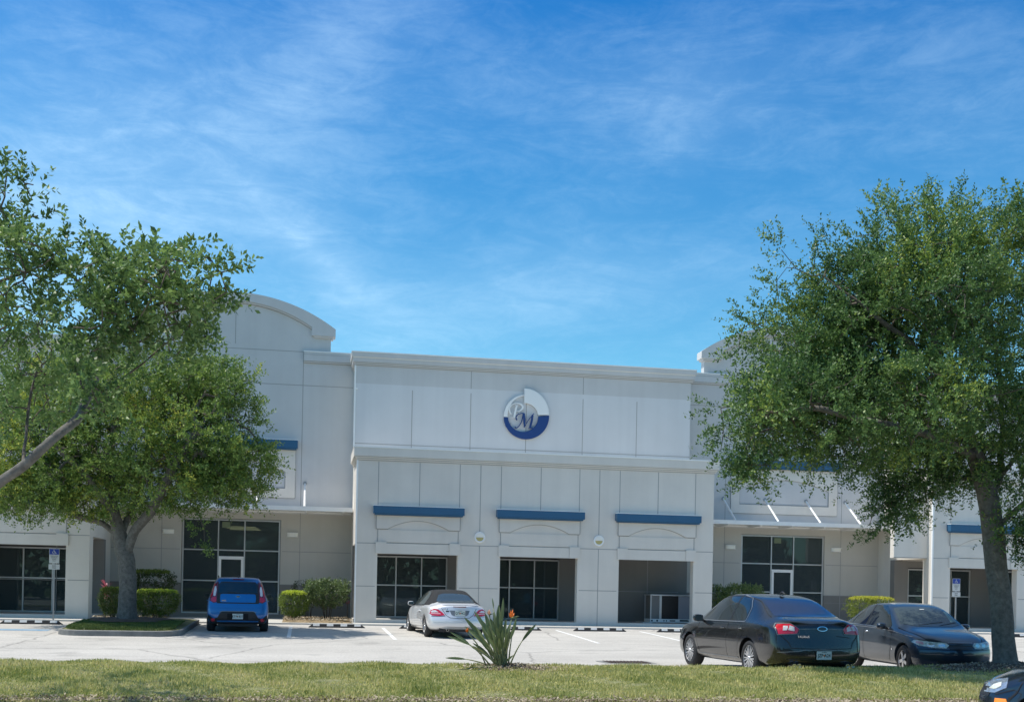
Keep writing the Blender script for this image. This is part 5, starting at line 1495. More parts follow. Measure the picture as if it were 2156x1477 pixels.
def ellp(cx, cy, rx, ry, n=20): return [(cx+rx*math.cos(2*PI*i/n), cy+ry*math.sin(2*PI*i/n)) for i in range(n)]
def flip(poly): return [(-p[0], p[1]) for p in poly]

# rows: (x, w_sill, z_bot, w_mid, w_sh, z_sh, w_top, z_edge, z_top, end_weight)
# ---------------------------------------------------------------- black sedan
def black_sedan(loc, rz):
    root = empty('parked_car', loc, rz, 'glossy black sedan seen from behind on its left side, parked at the lawn edge', 'car')
    R = .35; WB = 2.87
    rows = [(-1.20,.74,.34,.80,.78,.93,.60,1.04,1.07,1), (-1.12,.82,.28,.90,.87,.97,.70,1.09,1.115,.95), (-.95,.87,.24,.945,.92,1.00,.74,1.12,1.155,.75), (-.62,.90,.22,.965,.935,1.02,.735,1.145,1.185,.35),
            (-.30,.90,.22,.97,.935,1.03,.70,1.26,1.32,.1), (.15,.90,.21,.97,.935,1.03,.635,1.475,1.52,0), (.60,.90,.20,.97,.935,1.02,.625,1.555,1.595,0), (1.25,.90,.20,.97,.935,1.01,.63,1.575,1.62,0), (1.75,.90,.20,.97,.935,1.00,.635,1.54,1.58,0),
            (2.10,.90,.20,.97,.93,.985,.67,1.39,1.44,0), (2.55,.90,.20,.965,.92,.965,.76,1.12,1.17,0), (2.80,.90,.20,.96,.915,.955,.76,1.02,1.07,0), (3.20,.89,.20,.95,.90,.93,.72,.975,1.02,-.15), (3.60,.86,.20,.92,.86,.87,.66,.92,.96,-.4), (3.85,.80,.21,.86,.80,.80,.60,.84,.87,-.8), (3.96,.70,.24,.76,.72,.74,.52,.77,.79,-1)]
    body, bv = car_shell('body', rows, [(.2,.05),(.45,0),(.62,.01),(.75,.05),(1.0,.09),(1.1,.14)], [(.2,.10),(.5,0),(.8,.08),(1.0,.2)], [(0, R+.055, R), (WB, R+.055, R)], .6, M['p_black'], root, bow=.25, rbow=.10)
    d = Dec(root, bv)
    for v, sg in (('L', 1), ('R', -1)):
        d.proj('side_window', [(.93,1.05),(.30,1.075),(.34,1.30),(.52,1.475),(.93,1.545)], v, M['c_glass'], .005)
        d.proj('side_window', [(.99,1.05),(2.28,1.035),(2.30,1.10),(1.86,1.42),(1.55,1.535),(.99,1.55)], v, M['c_glass'], .005)
        tr = [(.26,1.05),(.24,1.09),(.30,1.33),(.50,1.51),(.95,1.575),(1.55,1.565),(1.90,1.45),(2.38,1.08),(2.36,1.03),(1.4,1.035),(.26,1.05)]
        d.line('window_trim', tr, .016, v, M['trim_grey'], .006)
        d.line('pillar', [(.96,1.05),(.96,1.56)], .045, v, M['black'], .007)
        dr = d.proj('door', [(.97,.33),(2.30,.33),(2.42,.60),(2.42,1.00),(.97,1.03)], v, M['p_black'], .0035, step=.09)
        handle(dr, d, 1.15, 0, .90, sg, M['p_black'])
        dr = d.proj('door', [(.95,.33),(.52,.33),(.44,.62),(.20,.86),(.20,1.03),(.95,1.03)], v, M['p_black'], .0035, step=.09)
        handle(dr, d, .33, 0, .915, sg, M['p_black'])
        d.line('seam', [(.96,.30),(.96,1.03)], .012, v, M['seam'], .005)
        d.line('seam', [(2.43,1.0),(2.43,.60),(2.31,.33)], .012, v, M['seam'], .005)
        d.line('sill_trim', [(.48,.335),(2.35,.335)], .022, v, M['trim_grey'], .008)
        d.proj('side_vent', [(2.50,.71),(2.50,.78),(2.66,.785),(2.70,.755),(2.62,.715)], v, M['chrome'], .010, step=.04)
        d.proj('vent_mesh', [(2.52,.725),(2.52,.77),(2.62,.77),(2.64,.75),(2.60,.73)], v, M['black'], .013, step=.04)
        d.line('body_crease', [(2.46,.765),(1.2,.80),(.48,.80)], .018, v, M['p_black'], .012)
        mirror_glass(root, 2.23, sg*1.03, 1.07, M['p_black'], sg, size=(.11, .115, .078))
        tl = [(.57,.86),(.56,1.015),(.70,1.045),(.88,1.035),(.88,.865)]
    # tail lamps wrap from the rear face round the corner
    for sg in (1, -1):
        P = [(sg*p[0], p[1]) for p in [(.50,.875),(.455,.955),(.60,1.045),(.80,1.035),(.845,.99),(.83,.855)]]
        t = d.proj('tail_light', P, 'B', M['lamp_red'], .012, step=.05)
        P = [(sg*p[0], p[1]) for p in [(.545,.915),(.54,.99),(.62,1.015),(.66,.935)]]; d.proj('lamp_lens', P, 'B', M['lamp_clear'], .017, parent=t, step=.04)
        P = [(sg*p[0], p[1]) for p in [(.68,.93),(.65,1.005),(.73,1.005),(.755,.925)]]; d.proj('lamp_lens', P, 'B', M['lamp_clear'], .017, parent=t, step=.04)
        P = [(sg*p[0], p[1]) for p in [(.47,.865),(.445,.955),(.60,1.056),(.805,1.046),(.86,.99),(.845,.845)]]; d.line('lamp_surround', P+[P[0]], .010, 'B', M['trim_grey'], .014, parent=t)
    d.line('chrome_strip', [(-.46,.955),(-.15,.962),(.15,.962),(.46,.955)], .012, 'B', M['trim_grey'], .012)
    b = d.proj('badge', ellp(0,.962,.105,.045), 'B', M['chrome'], .020, step=.04); d.proj('badge_field', ellp(0,.962,.088,.033), 'B', M['p_black'], .024, parent=b, step=.04)
    # rear window laid on from above-behind
    d.proj('rear_window', [(-.66,-.0),(-.64,-.36),(-.50,-.66),(.13,-.575),(.20,-.3),(.20,.3),(.13,.575),(-.50,.66),(-.64,.36)], 'T', mat('rear_glass_sky_blue', (.006, .014, .055), .03, spec=.8, coat=.5), .005, step=.08)  # blue sky reflection put into the glass colour
    d.proj('windscreen', [(2.70,0),(2.66,.4),(2.50,.72),(1.86,.58),(1.80,.3),(1.80,-.3),(1.86,-.58),(2.50,-.72),(2.66,-.4)], 'T', M['c_glass'], .005, step=.08)
    d.line('seam', [(-.50,.71),(-.36,.715),(.16,.60),(.8,.60),(1.8,.61)], .012, 'T', M['seam'], .006); d.line('seam', [(-.50,-.71),(-.36,-.715),(.16,-.60),(.8,-.60),(1.8,-.61)], .012, 'T', M['seam'], .006)
    d.line('seam', [(-.60,.80),(-.30,.83)], .01, 'B', M['seam'], .004)
    d.line('seam', [(.80,.84),(.66,.70),(.62,.60),(0,.585),(-.62,.60),(-.66,.70),(-.80,.84)], .012, 'B', M['seam'], .005)
    d.line('bumper_line', [(.86,.52),(.5,.545),(.36,.57),(0,.58),(-.36,.57),(-.5,.545),(-.86,.52)], .014, 'B', M['trim_grey'], .006)
    d.proj('bumper_valance', [(.80,.30),(.70,.40),(0,.42),(-.70,.40),(-.80,.30)], 'B', M['black'], .005)
    licence(root, -1.222, 0, .475, 'JZP A24')
    tx = text_mesh('lettering', 'TAURUS', .055, M['chrome'], root, (-1.165, .40, .815), rot=(PI/2, 0, -PI/2), sx=1.2, ext=.003)
    for sg in (1, -1):
        for y in (.50, .60):
            m = MB(); m.lathe([(.036, 0), (.044, 0), (.044, .16), (.036, .16)], 'x', 20, (-1.215, sg*y, .275), closed=True); m.lathe([(0, .03), (.036, .03)], 'x', 20, (-1.215, sg*y, .275)); m.build('exhaust_tip', M['chrome'], root, smooth=True, angle=30)
    d.line('antenna_base', [(.38,.0),(.50,.0)], .05, 'T', M['black'], .02)
    m = MB(); m.tube([(.32,0,1.60),(.46,0,1.635),(.55,0,1.60)], [.008,.028,.02], 8); m.build('roof_antenna', M['black'], root, smooth=True)
    for sg in (1, -1):
        P = [(sg*p[0], p[1]) for p in [(.46,.70),(.50,.80),(.86,.86),(.86,.74),(.60,.68)]]; d.proj('headlight', P, 'F', M['head_glass'], .008)
    underbody(root, -.95, 3.6, .62, .2)
    place_wheels(root, make_wheel(R, .250, .22, 9, 'multi'), WB, .925, R)
    return root

# ---------------------------------------------------------------- silver convertible
def convertible(loc, rz):
    root = empty('parked_car', loc, rz, 'silver convertible with raised black soft top parked before the middle block', 'car')
    R = .315; WB = 2.715
    rows = [(-1.00,.66,.33,.70,.66,.78,.50,.90,.92,1), (-.93,.75,.26,.82,.79,.83,.58,.945,.965,.95), (-.75,.80,.22,.87,.85,.87,.62,.975,1.00,.7), (-.45,.82,.20,.885,.86,.895,.62,.99,1.02,.3), (-.20,.82,.19,.885,.855,.905,.60,1.07,1.12,.05),
            (.10,.82,.18,.88,.85,.91,.555,1.24,1.29,0), (.55,.82,.18,.88,.85,.905,.545,1.345,1.39,0), (1.05,.82,.18,.88,.85,.895,.545,1.36,1.405,0), (1.40,.82,.18,.88,.85,.89,.56,1.31,1.355,0), (1.75,.82,.18,.88,.85,.88,.62,1.17,1.215,0), (2.12,.82,.18,.88,.84,.87,.72,.96,1.00,0),
            (2.35,.82,.18,.88,.835,.86,.70,.91,.95,0), (2.75,.81,.18,.87,.82,.83,.66,.875,.905,-.15), (3.15,.78,.18,.83,.77,.76,.58,.80,.83,-.45), (3.42,.70,.20,.75,.69,.68,.48,.71,.74,-.85), (3.52,.58,.24,.63,.60,.60,.42,.63,.65,-1)]
    body, bv = car_shell('body', rows, [(.2,.06),(.42,0),(.55,.0),(.66,.06),(.85,.10),(.95,.13)], [(.2,.10),(.45,0),(.7,.10),(.9,.2)], [(0, R+.045, R), (WB, R+.045, R)], .6, M['p_silver'], root, bow=.35, rbow=.20)
    d = Dec(root, bv)
    # soft top covers everything above the belt behind the screen
    d.proj('soft_top', [(1.42,0),(1.42,.60),(.9,.70),(.3,.76),(-.05,.78),(-.28,.66),(-.36,.3),(-.37,0),(-.36,-.3),(-.28,-.66),(-.05,-.78),(.3,-.76),(.9,-.70),(1.42,-.60)], 'T', M['soft_top'], .014, step=.06)
    for v, sg in (('L', 1), ('R', -1)):
        d.proj('quarter_canvas', [(.62,.935),(-.22,.945),(-.25,1.02),(-.05,1.16),(.12,1.28),(.62,1.365)], v, M['soft_top'], .013, step=.05)
        d.proj('side_window', [(.36,.94),(1.90,.925),(1.93,.97),(1.58,1.20),(1.25,1.315),(.80,1.335),(.50,1.27),(.36,1.13)], v, M['c_glass2'], .016, step=.06)
        d.line('window_trim', [(.33,.925),(.33,1.13),(.48,1.29),(.80,1.36),(1.27,1.345),(1.62,1.22),(2.02,.955)], .028, v, M['black'], .018)
        d.line('belt_trim', [(.30,.925),(2.0,.905)], .014, v, M['black'], .010)
        dr = d.proj('door', [(.52,.30),(1.95,.30),(2.02,.55),(1.98,.88),(.55,.90),(.50,.6)], v, M['p_silver'], .0035, step=.09)
        handle(dr, d, .72, 0, .76, sg, M['p_silver'])
        d.line('seam', [(1.97,.88),(2.02,.55),(1.96,.30)], .010, v, M['seam'], .005); d.line('seam', [(.55,.90),(.50,.6),(.52,.30)], .010, v, M['seam'], .005)
        d.line('side_moulding', [(.42,.43),(2.22,.41)], .030, v, M['p_silver'], .014)
        d.line('sill_line', [(.38,.30),(2.30,.28)], .010, v, M['trim_grey'], .006)
        mirror_glass(root, 1.86, sg*.93, .96, M['p_silver'], sg, size=(.10, .10, .068))
        P = [(sg*p[0], p[1]) for p in [(.43,.66),(.50,.74),(.60,.82),(.72,.845),(.80,.80),(.835,.70),(.78,.645),(.60,.635)]]
        t = d.proj('tail_light', P, 'B', M['lamp_red'], .010, step=.04)
        P = [(sg*p[0], p[1]) for p in [(.60,.74),(.78,.73),(.80,.755),(.77,.795),(.68,.80)]]; d.proj('lamp_lens', P, 'B', M['lamp_clear'], .014, parent=t, step=.04)
        P = [(sg*p[0], p[1]) for p in [(.54,.685),(.56,.715),(.80,.712),(.80,.69)]]; d.proj('lamp_lens', P, 'B', M['lamp_pink'], .014, parent=t, step=.04)
        P = [(sg*p[0], p[1]) for p in [(.40,.50),(.46,.60),(.68,.66),(.68,.54)]]; d.proj('headlight', P, 'F', M['head_glass'], .008)
    d.proj('rear_window', [(-.53,1.015),(.53,1.015),(.555,1.06),(.44,1.225),(.30,1.265),(0,1.275),(-.30,1.265),(-.44,1.225),(-.555,1.06)], 'B', mat('rear_glass_blue', (.02,.04,.06), .03, spec=.8, coat=.5), .018, step=.05)
    d.proj('windscreen', [(2.26,0),(2.22,.4),(2.05,.66),(1.48,.54),(1.44,.3),(1.44,-.3),(1.48,-.54),(2.05,-.66),(2.22,-.4)], 'T', M['c_glass2'], .006, step=.08)
    pr = d.proj('plate_recess', [(-.30,.80),(.30,.80),(.245,.675),(.18,.645),(-.18,.645),(-.245,.675)], 'B', M['trim_grey'], .006, step=.05)
    h = bv.ray_cast(Vector((-4, 0, .72)), Vector((1, 0, 0)))[0]
    licence(root, h.x-.018, 0, .725, 'Q73 HCJ', tilt=-.12)
    d.line('brake_light', [(-.19,.905),(.19,.905)], .022, 'B', M['lamp_dark'], .010)
    d.line('boot_seam', [(.52,.86),(.40,.66),(.28,.585),(0,.57),(-.28,.585),(-.40,.66),(-.52,.86)], .012, 'B', M['seam'], .005)
    d.line('bumper_seam', [(.80,.62),(.42,.635)], .010, 'B', M['seam'], .005); d.line('bumper_seam', [(-.80,.62),(-.42,.635)], .010, 'B', M['seam'], .005)
    d.line('bumper_rub_strip', [(.78,.50),(.4,.51),(0,.515),(-.4,.51),(-.78,.50)], .022, 'B', M['p_silver'], .014)
    d.line('spoiler_edge', [(.60,.945),(.3,.955),(0,.96),(-.3,.955),(-.60,.945)], .020, 'B', M['p_silver'], .016)
    h = bv.ray_cast(Vector((-4, .38, .85)), Vector((1, 0, 0)))[0]
    text_mesh('lettering', 'CLK 320', .050, M['black'], root, (h.x-.012, .395, .842), rot=(PI/2, 0, -PI/2), sx=1.15, ext=.003)
    m = MB(); m.box(-.05, .05, -.003, .003, -.018, .018); q = m.build('sticker', M['black'], root); h = bv.ray_cast(Vector((-4, .34, .775)), Vector((1, 0, 0)))[0]; q.location = (h.x-.006, .355, .775); q.rotation_euler = (0, 0, -PI/2)
    m = MB()
    m.lathe([(.032, 0), (.040, 0), (.040, .14), (.032, .14)], 'x', 18, (-.93, .36, .235), closed=True); m.build('exhaust_tip', M['chrome'], root, smooth=True, angle=30)
    for sg in (1, -1):
        m = MB(); s2 = []; m.tube([(1.15, sg*.30, .75), (1.02, sg*.30, 1.12)], [.17, .12], 10); m.build('seat', M['black'], root, smooth=True)
    underbody(root, -.78, 3.2, .58, .17)
    place_wheels(root, make_wheel(R, .222, .20, 7, 'multi'), WB, .845, R)
    return root

# ---------------------------------------------------------------- blue hatchback
def hatchback(loc, rz):
    root = empty('parked_car', loc, rz, 'bright blue boxy hatchback seen square from behind before the left entrance', 'car')
    R = .33; WB = 2.57
    rows = [(-.74,.70,.30,.76,.72,.96,.55,1.46,1.49,1), (-.68,.80,.25,.86,.82,.98,.61,1.545,1.575,1), (-.50,.84,.21,.895,.855,1.00,.635,1.575,1.61,.8), (-.15,.85,.20,.90,.865,1.01,.65,1.585,1.62,.3), (.40,.85,.19,.90,.865,1.01,.66,1.585,1.625,0), (1.10,.85,.19,.90,.86,1.00,.66,1.575,1.615,0), (1.60,.85,.19,.90,.86,.99,.66,1.53,1.57,0),
            (1.95,.85,.19,.90,.86,.98,.70,1.34,1.39,0), (2.35,.85,.19,.90,.855,.97,.76,1.09,1.13,0), (2.60,.85,.19,.895,.85,.955,.74,1.00,1.05,0), (2.95,.83,.20,.88,.83,.92,.70,.96,1.00,-.3), (3.25,.76,.22,.82,.77,.84,.62,.88,.91,-.8), (3.38,.66,.25,.70,.68,.76,.52,.79,.82,-1)]
    body, bv = car_shell('body', rows, [(.2,.06),(.45,0),(.66,.01),(.80,.06),(1.0,.09),(1.3,.16),(1.5,.21),(1.6,.22)], [(.2,.08),(.5,0),(.9,.08)], [(0, R+.05, R), (WB, R+.05, R)], .6, M['p_blue'], root, bow=.2, rbow=.07)
    d = Dec(root, bv)
    for v, sg in (('L', 1), ('R', -1)):
        d.proj('side_window', [(-.28,1.05),(.35,1.04),(.35,1.53),(-.20,1.53),(-.38,1.2)], v, M['c_glass'], .005)
        d.proj('side_window', [(.40,1.04),(1.15,1.03),(1.15,1.53),(.40,1.53)], v, M['c_glass'], .005)
        d.proj('side_window', [(1.20,1.03),(2.15,1.02),(2.12,1.10),(1.75,1.42),(1.60,1.52),(1.20,1.53)], v, M['c_glass'], .005)
        d.line('seam', [(1.17,.3),(1.17,1.55)], .012, v, M['seam'], .006); d.line('seam', [(.38,.7),(.38,1.55)], .012, v, M['seam'], .006)
        dr = d.proj('door', [(1.19,.30),(2.10,.30),(2.22,.6),(2.20,1.00),(1.19,1.01)], v, M['p_blue'], .0035); handle(dr, d, 1.35, 0, .88, sg, M['p_blue'])
        dr = d.proj('door', [(1.15,.30),(.62,.30),(.45,.62),(.40,1.01),(1.15,1.01)], v, M['p_blue'], .0035); handle(dr, d, .55, 0, .90, sg, M['p_blue'])
        mirror_glass(root, 1.98, sg*.955, 1.04, M['black'], sg, size=(.09, .085, .065))
        P = [(sg*p[0], p[1]) for p in [(.60,.865),(.70,.845),(.80,.90),(.79,1.03),(.735,1.23),(.66,1.46),(.585,1.47),(.585,1.36),(.60,1.15)]]
        t = d.proj('tail_light', P, 'B', M['lamp_dark'], .012, step=.05)
        P = [(sg*p[0], p[1]) for p in [(.635,1.07),(.66,1.04),(.70,1.06),(.69,1.20),(.655,1.33),(.625,1.33),(.615,1.22)]]; d.proj('lamp_lens', P, 'B', M['lamp_clear'], .018, parent=t, step=.05)
        P = [(sg*p[0], p[1]) for p in [(.625,.885),(.70,.87),(.765,.91),(.76,.985),(.71,1.02),(.625,1.02)]]; d.proj('lamp_lens', P, 'B', M['lamp_red'], .017, parent=t, step=.05)
        P = [(sg*p[0], p[1]) for p in [(.745,1.02),(.772,1.03),(.71,1.25),(.66,1.42),(.645,1.40)]]; d.proj('lamp_lens', P, 'B', M['lamp_red'], .016, parent=t, step=.05)
        d.proj('reflector', [(sg*.70+.055*math.cos(2*PI*i/16), .355+.045*math.sin(2*PI*i/16)) for i in range(16)], 'B', M['lamp_red'], .020, step=.04)
        P = [(sg*p[0], p[1]) for p in [(.42,.72),(.45,.84),(.74,.88),(.78,.74)]]; d.proj('headlight', P, 'F', M['head_glass'], .008)
        # black patches at the wheel corners
        d.proj('corner_patch', [(sg*p[0], p[1]) for p in [(.58,.23),(.60,.36),(.74,.42),(.84,.50),(.86,.32),(.80,.24)]], 'B', M['black'], .010, step=.05)
    d.proj('tailgate_surround', [(-.60,.835),(.60,.835),(.60,1.10),(.585,1.36),(.575,1.46),(.45,1.475),(-.45,1.475),(-.575,1.46),(-.585,1.36),(-.60,1.10)], 'B', M['black'], .004, step=.08)
    d.proj('rear_window', [(-.555,1.14),(.555,1.14),(.545,1.40),(.52,1.445),(-.52,1.445),(-.545,1.40)], 'B', M['c_glass'], .009, step=.06)
    pn = d.proj('tailgate_panel', [(-.50,.875),(-.47,.865),(.47,.865),(.50,.875),(.515,.97),(.50,1.095),(.46,1.11),(-.46,1.11),(-.50,1.095),(-.515,.97)], 'B', M['p_blue'], .016, step=.06)
    b = d.proj('badge', ellp(0,1.035,.065,.033), 'B', M['chrome'], .022, parent=pn, step=.04); d.proj('badge_field', ellp(0,1.035,.056,.025), 'B', M['black'], .026, parent=b, step=.04)
    h = bv.ray_cast(Vector((-4, 0, 1.035)), Vector((1, 0, 0)))[0]; text_mesh('lettering', 'KIA', .036, M['chrome'], b, (h.x-.034, 0, 1.035), rot=(PI/2, 0, -PI/2), sx=1.1, ext=.002)
    h = bv.ray_cast(Vector((-4, .42, .915)), Vector((1, 0, 0)))[0]; text_mesh('lettering', 'SOUL', .050, M['chrome'], pn, (h.x-.024, .40, .915), rot=(PI/2, 0, -PI/2), sx=1.0, ext=.003, bold=.002)
    d.line('wiper', [(-.02,1.135),(.30,1.175)], .018, 'B', M['black'], .018)
    d.line('brake_light', [(-.16,1.535),(.16,1.535)], .03, 'B', M['lamp_dark'], .012)
    d.line('bumper_crease', [(.80,.72),(.5,.70),(0,.695),(-.5,.70),(-.80,.72)], .016, 'B', M['p_blue'], .010)
    d.proj('bumper_insert', [(-.66,.24),(.66,.24),(.66,.40),(.58,.42),(.50,.56),(.44,.60),(-.44,.60),(-.50,.56),(-.58,.42),(-.66,.40)], 'B', M['black'], .008, step=.07)
    d.line('insert_brow', [(.52,.575),(.44,.605),(-.44,.605),(-.52,.575)], .02, 'B', M['trim_grey'], .012)
    d.proj('plate_recess', [(-.30,.37),(.30,.37),(.30,.54),(-.30,.54)], 'B', M['seam'], .011, step=.07)
    h = bv.ray_cast(Vector((-4, 0, .46)), Vector((1, 0, 0)))[0]; licence(root, h.x-.024, 0, .46, 'ETW 83T')
    m = MB(); m.tube([(-.35, 0, 1.615), (-.42, 0, 1.655), (-.50, 0, 1.66)], [.022, .012, .004], 8); m.build('roof_antenna', M['black'], root, smooth=True)
    for sg in (1, -1): m = MB(); m.tube([(-.25, sg*.58, 1.61), (-.2, sg*.585, 1.645), (1.4, sg*.60, 1.64), (1.5, sg*.6, 1.60)], .014, 6); m.build('roof_rail', M['black'], root, smooth=True)
    underbody(root, -.55, 3.1, .58, .16)
    place_wheels(root, make_wheel(R, .225, .225, 5, 'wide'), WB, .875, R)
    return root

# ---------------------------------------------------------------- slate sedan, seen from its front
def slate_sedan(loc, rz):
    root = empty('parked_car', loc, rz, 'grey-blue sedan facing the lawn between the black sedan and the big tree trunk', 'car')
    R = .315; WB = 2.62
    rows = [(-1.05,.66,.32,.72,.70,.86,.55,.95,.98,1), (-.95,.76,.25,.82,.79,.92,.63,1.03,1.06,.9), (-.70,.80,.21,.855,.83,.95,.65,1.07,1.10,.5), (-.40,.81,.19,.865,.835,.96,.64,1.14,1.19,.2), (-.05,.81,.18,.865,.835,.96,.58,1.33,1.38,0), (.40,.81,.18,.865,.835,.955,.57,1.44,1.485,0), (1.00,.81,.18,.865,.835,.945,.575,1.455,1.50,0),
            (1.45,.81,.18,.865,.83,.935,.59,1.41,1.455,0), (1.85,.81,.18,.865,.825,.92,.66,1.21,1.26,0), (2.25,.81,.18,.86,.815,.90,.72,.985,1.03,0), (2.45,.81,.18,.86,.81,.885,.70,.93,.97,0), (2.85,.80,.18,.85,.80,.83,.66,.875,.905,-.12), (3.20,.77,.18,.82,.765,.755,.60,.80,.825,-.4), (3.42,.70,.19,.76,.72,.69,.54,.73,.755,-.85), (3.52,.62,.22,.67,.65,.63,.48,.675,.695,-1)]
    body, bv = car_shell('body', rows, [(.2,.05),(.45,0),(.9,.1)], [(.2,.08),(.42,0),(.56,.01),(.64,.06),(.75,.10)], [(0, R+.05, R), (WB, R+.05, R)], .6, M['p_slate'], root, bow=.28, rbow=.1)
    d = Dec(root, bv)
    for v, sg in (('L', 1), ('R', -1)):
        d.proj('side_window', [(.68,.985),(-.02,.995),(.02,1.20),(.18,1.36),(.68,1.425)], v, M['c_glass'], .005)
        d.proj('side_window', [(-.07,.995),(-.28,1.00),(-.14,1.16),(-.04,1.19)], v, M['c_glass'], .005)
        d.proj('side_window', [(.75,.985),(1.92,.955),(1.90,1.02),(1.52,1.30),(1.28,1.41),(.75,1.43)], v, M['c_glass'], .005)
        d.line('pillar', [(.715,.98),(.715,1.43)], .05, v, M['black'], .006)
        d.line('window_trim', [(-.32,.985),(.7,.975),(1.98,.94)], .016, v, M['chrome'], .008)
        dr = d.proj('door', [(.73,.28),(1.98,.28),(2.08,.55),(2.06,.91),(.73,.945)], v, M['p_slate'], .0035, step=.09); handle(dr, d, .90, 0, .845, sg, M['chrome'], .13)
        dr = d.proj('door', [(.70,.28),(.45,.28),(.36,.56),(.05,.82),(.02,.95),(.70,.95)], v, M['p_slate'], .0035, step=.09); handle(dr, d, .16, 0, .86, sg, M['chrome'], .13)
        d.line('seam', [(.715,.26),(.715,.955)], .012, v, M['seam'], .005); d.line('seam', [(2.07,.92),(2.09,.55),(1.99,.27)], .012, v, M['seam'], .005)
        d.line('belt_highlight', [(-.3,.955),(1.2,.93),(2.1,.89),(2.9,.80)], .014, v, M['trim_grey'], .008)
        d.line('fender_badge', [(2.16,.50),(2.16,.54)], .035, v, M['chrome'], .008)
        mirror_glass(root, 1.78, sg*.93, .985, M['p_slate'], sg, size=(.10, .11, .072))
        P = [(sg*p[0], p[1]) for p in [(.30,.60),(.24,.66),(.30,.705),(.52,.715),(.77,.745),(.80,.70),(.74,.64),(.52,.605)]]
        t = d.proj('headlight', P, 'F', M['head_glass'], .010, step=.04)
        for cx in (.365, .545): d.proj('lamp_bowl', ellp(sg*cx, .655, .060, .036, 16), 'F', M['head_bowl'], .015, parent=t, step=.03)
        P = [(sg*p[0], p[1]) for p in [(.66,.66),(.66,.71),(.75,.725),(.765,.69)]]; d.proj('turn_signal', P, 'F', M['lamp_pink'], .016, parent=t, step=.03)
        P = [(sg*p[0], p[1]) for p in [(.45,.85),(.45,.95),(.72,.97),(.74,.84)]]; d.proj('tail_light', P, 'B', M['lamp_red'], .008)
    d.proj('grille', [(-.235,.58),(.235,.58),(.245,.655),(.235,.70),(-.235,.70),(-.245,.655)], 'F', M['black'], .007, step=.05)
    for k in range(4): d.line('grille_bar', [(-.235,.60+k*.026),(.235,.60+k*.026)], .006, 'F', M['trim_grey'], .012)
    d.line('grille_chrome', [(-.25,.705),(0,.71),(.25,.705)], .016, 'F', M['trim_grey'], .014)
    d.line('seam', [(.80,.575),(.5,.575),(.25,.565),(-.25,.565),(-.5,.575),(-.80,.575)], .010, 'F', M['seam'], .005)
    d.proj('lower_grille', [(-.42,.28),(.42,.28),(.46,.36),(-.46,.36)], 'F', M['black'], .006, step=.06)
    d.line('bumper_highlight', [(.74,.50),(.4,.515),(0,.52),(-.4,.515),(-.74,.50)], .016, 'F', M['p_slate'], .010)
    d.proj('windscreen', [(2.36,0),(2.32,.38),(2.14,.67),(1.54,.555),(1.50,.3),(1.50,-.3),(1.54,-.555),(2.14,-.67),(2.32,-.38)], 'T', M['c_glass2'], .005, step=.07)
    d.proj('rear_window', [(-.50,0),(-.46,-.3),(-.34,-.58),(.05,-.53),(.10,-.3),(.10,.3),(.05,.53),(-.34,.58),(-.46,.3)], 'T', M['c_glass'], .005, step=.08)
    for sg in (1, -1): d.line('seam', [(2.20,sg*.74),(2.6,sg*.70),(3.1,sg*.60),(3.32,sg*.50)], .012, 'T', M['seam'], .005)
    d.line('wiper', [(2.28,-.35),(2.14,.25)], .016, 'T', M['black'], .012); d.line('wiper', [(2.30,.10),(2.12,.55)], .016, 'T', M['black'], .012)
    d.line('inspection_sticker', [(1.66,-.03),(1.66,.07)], .03, 'T', M['sign_white'], .008)
    d.proj('sunshade', [(2.12,.44),(2.06,.60),(1.72,.54),(1.70,.48)], 'T', mat('sunshade_green', (.14,.22,.19), .25, coat=.5), .0065, step=.06)
    underbody(root, -.8, 3.2, .58, .17)
    place_wheels(root, make_wheel(R, .208, .20, 5, 'wide'), WB, .825, R)
    return root

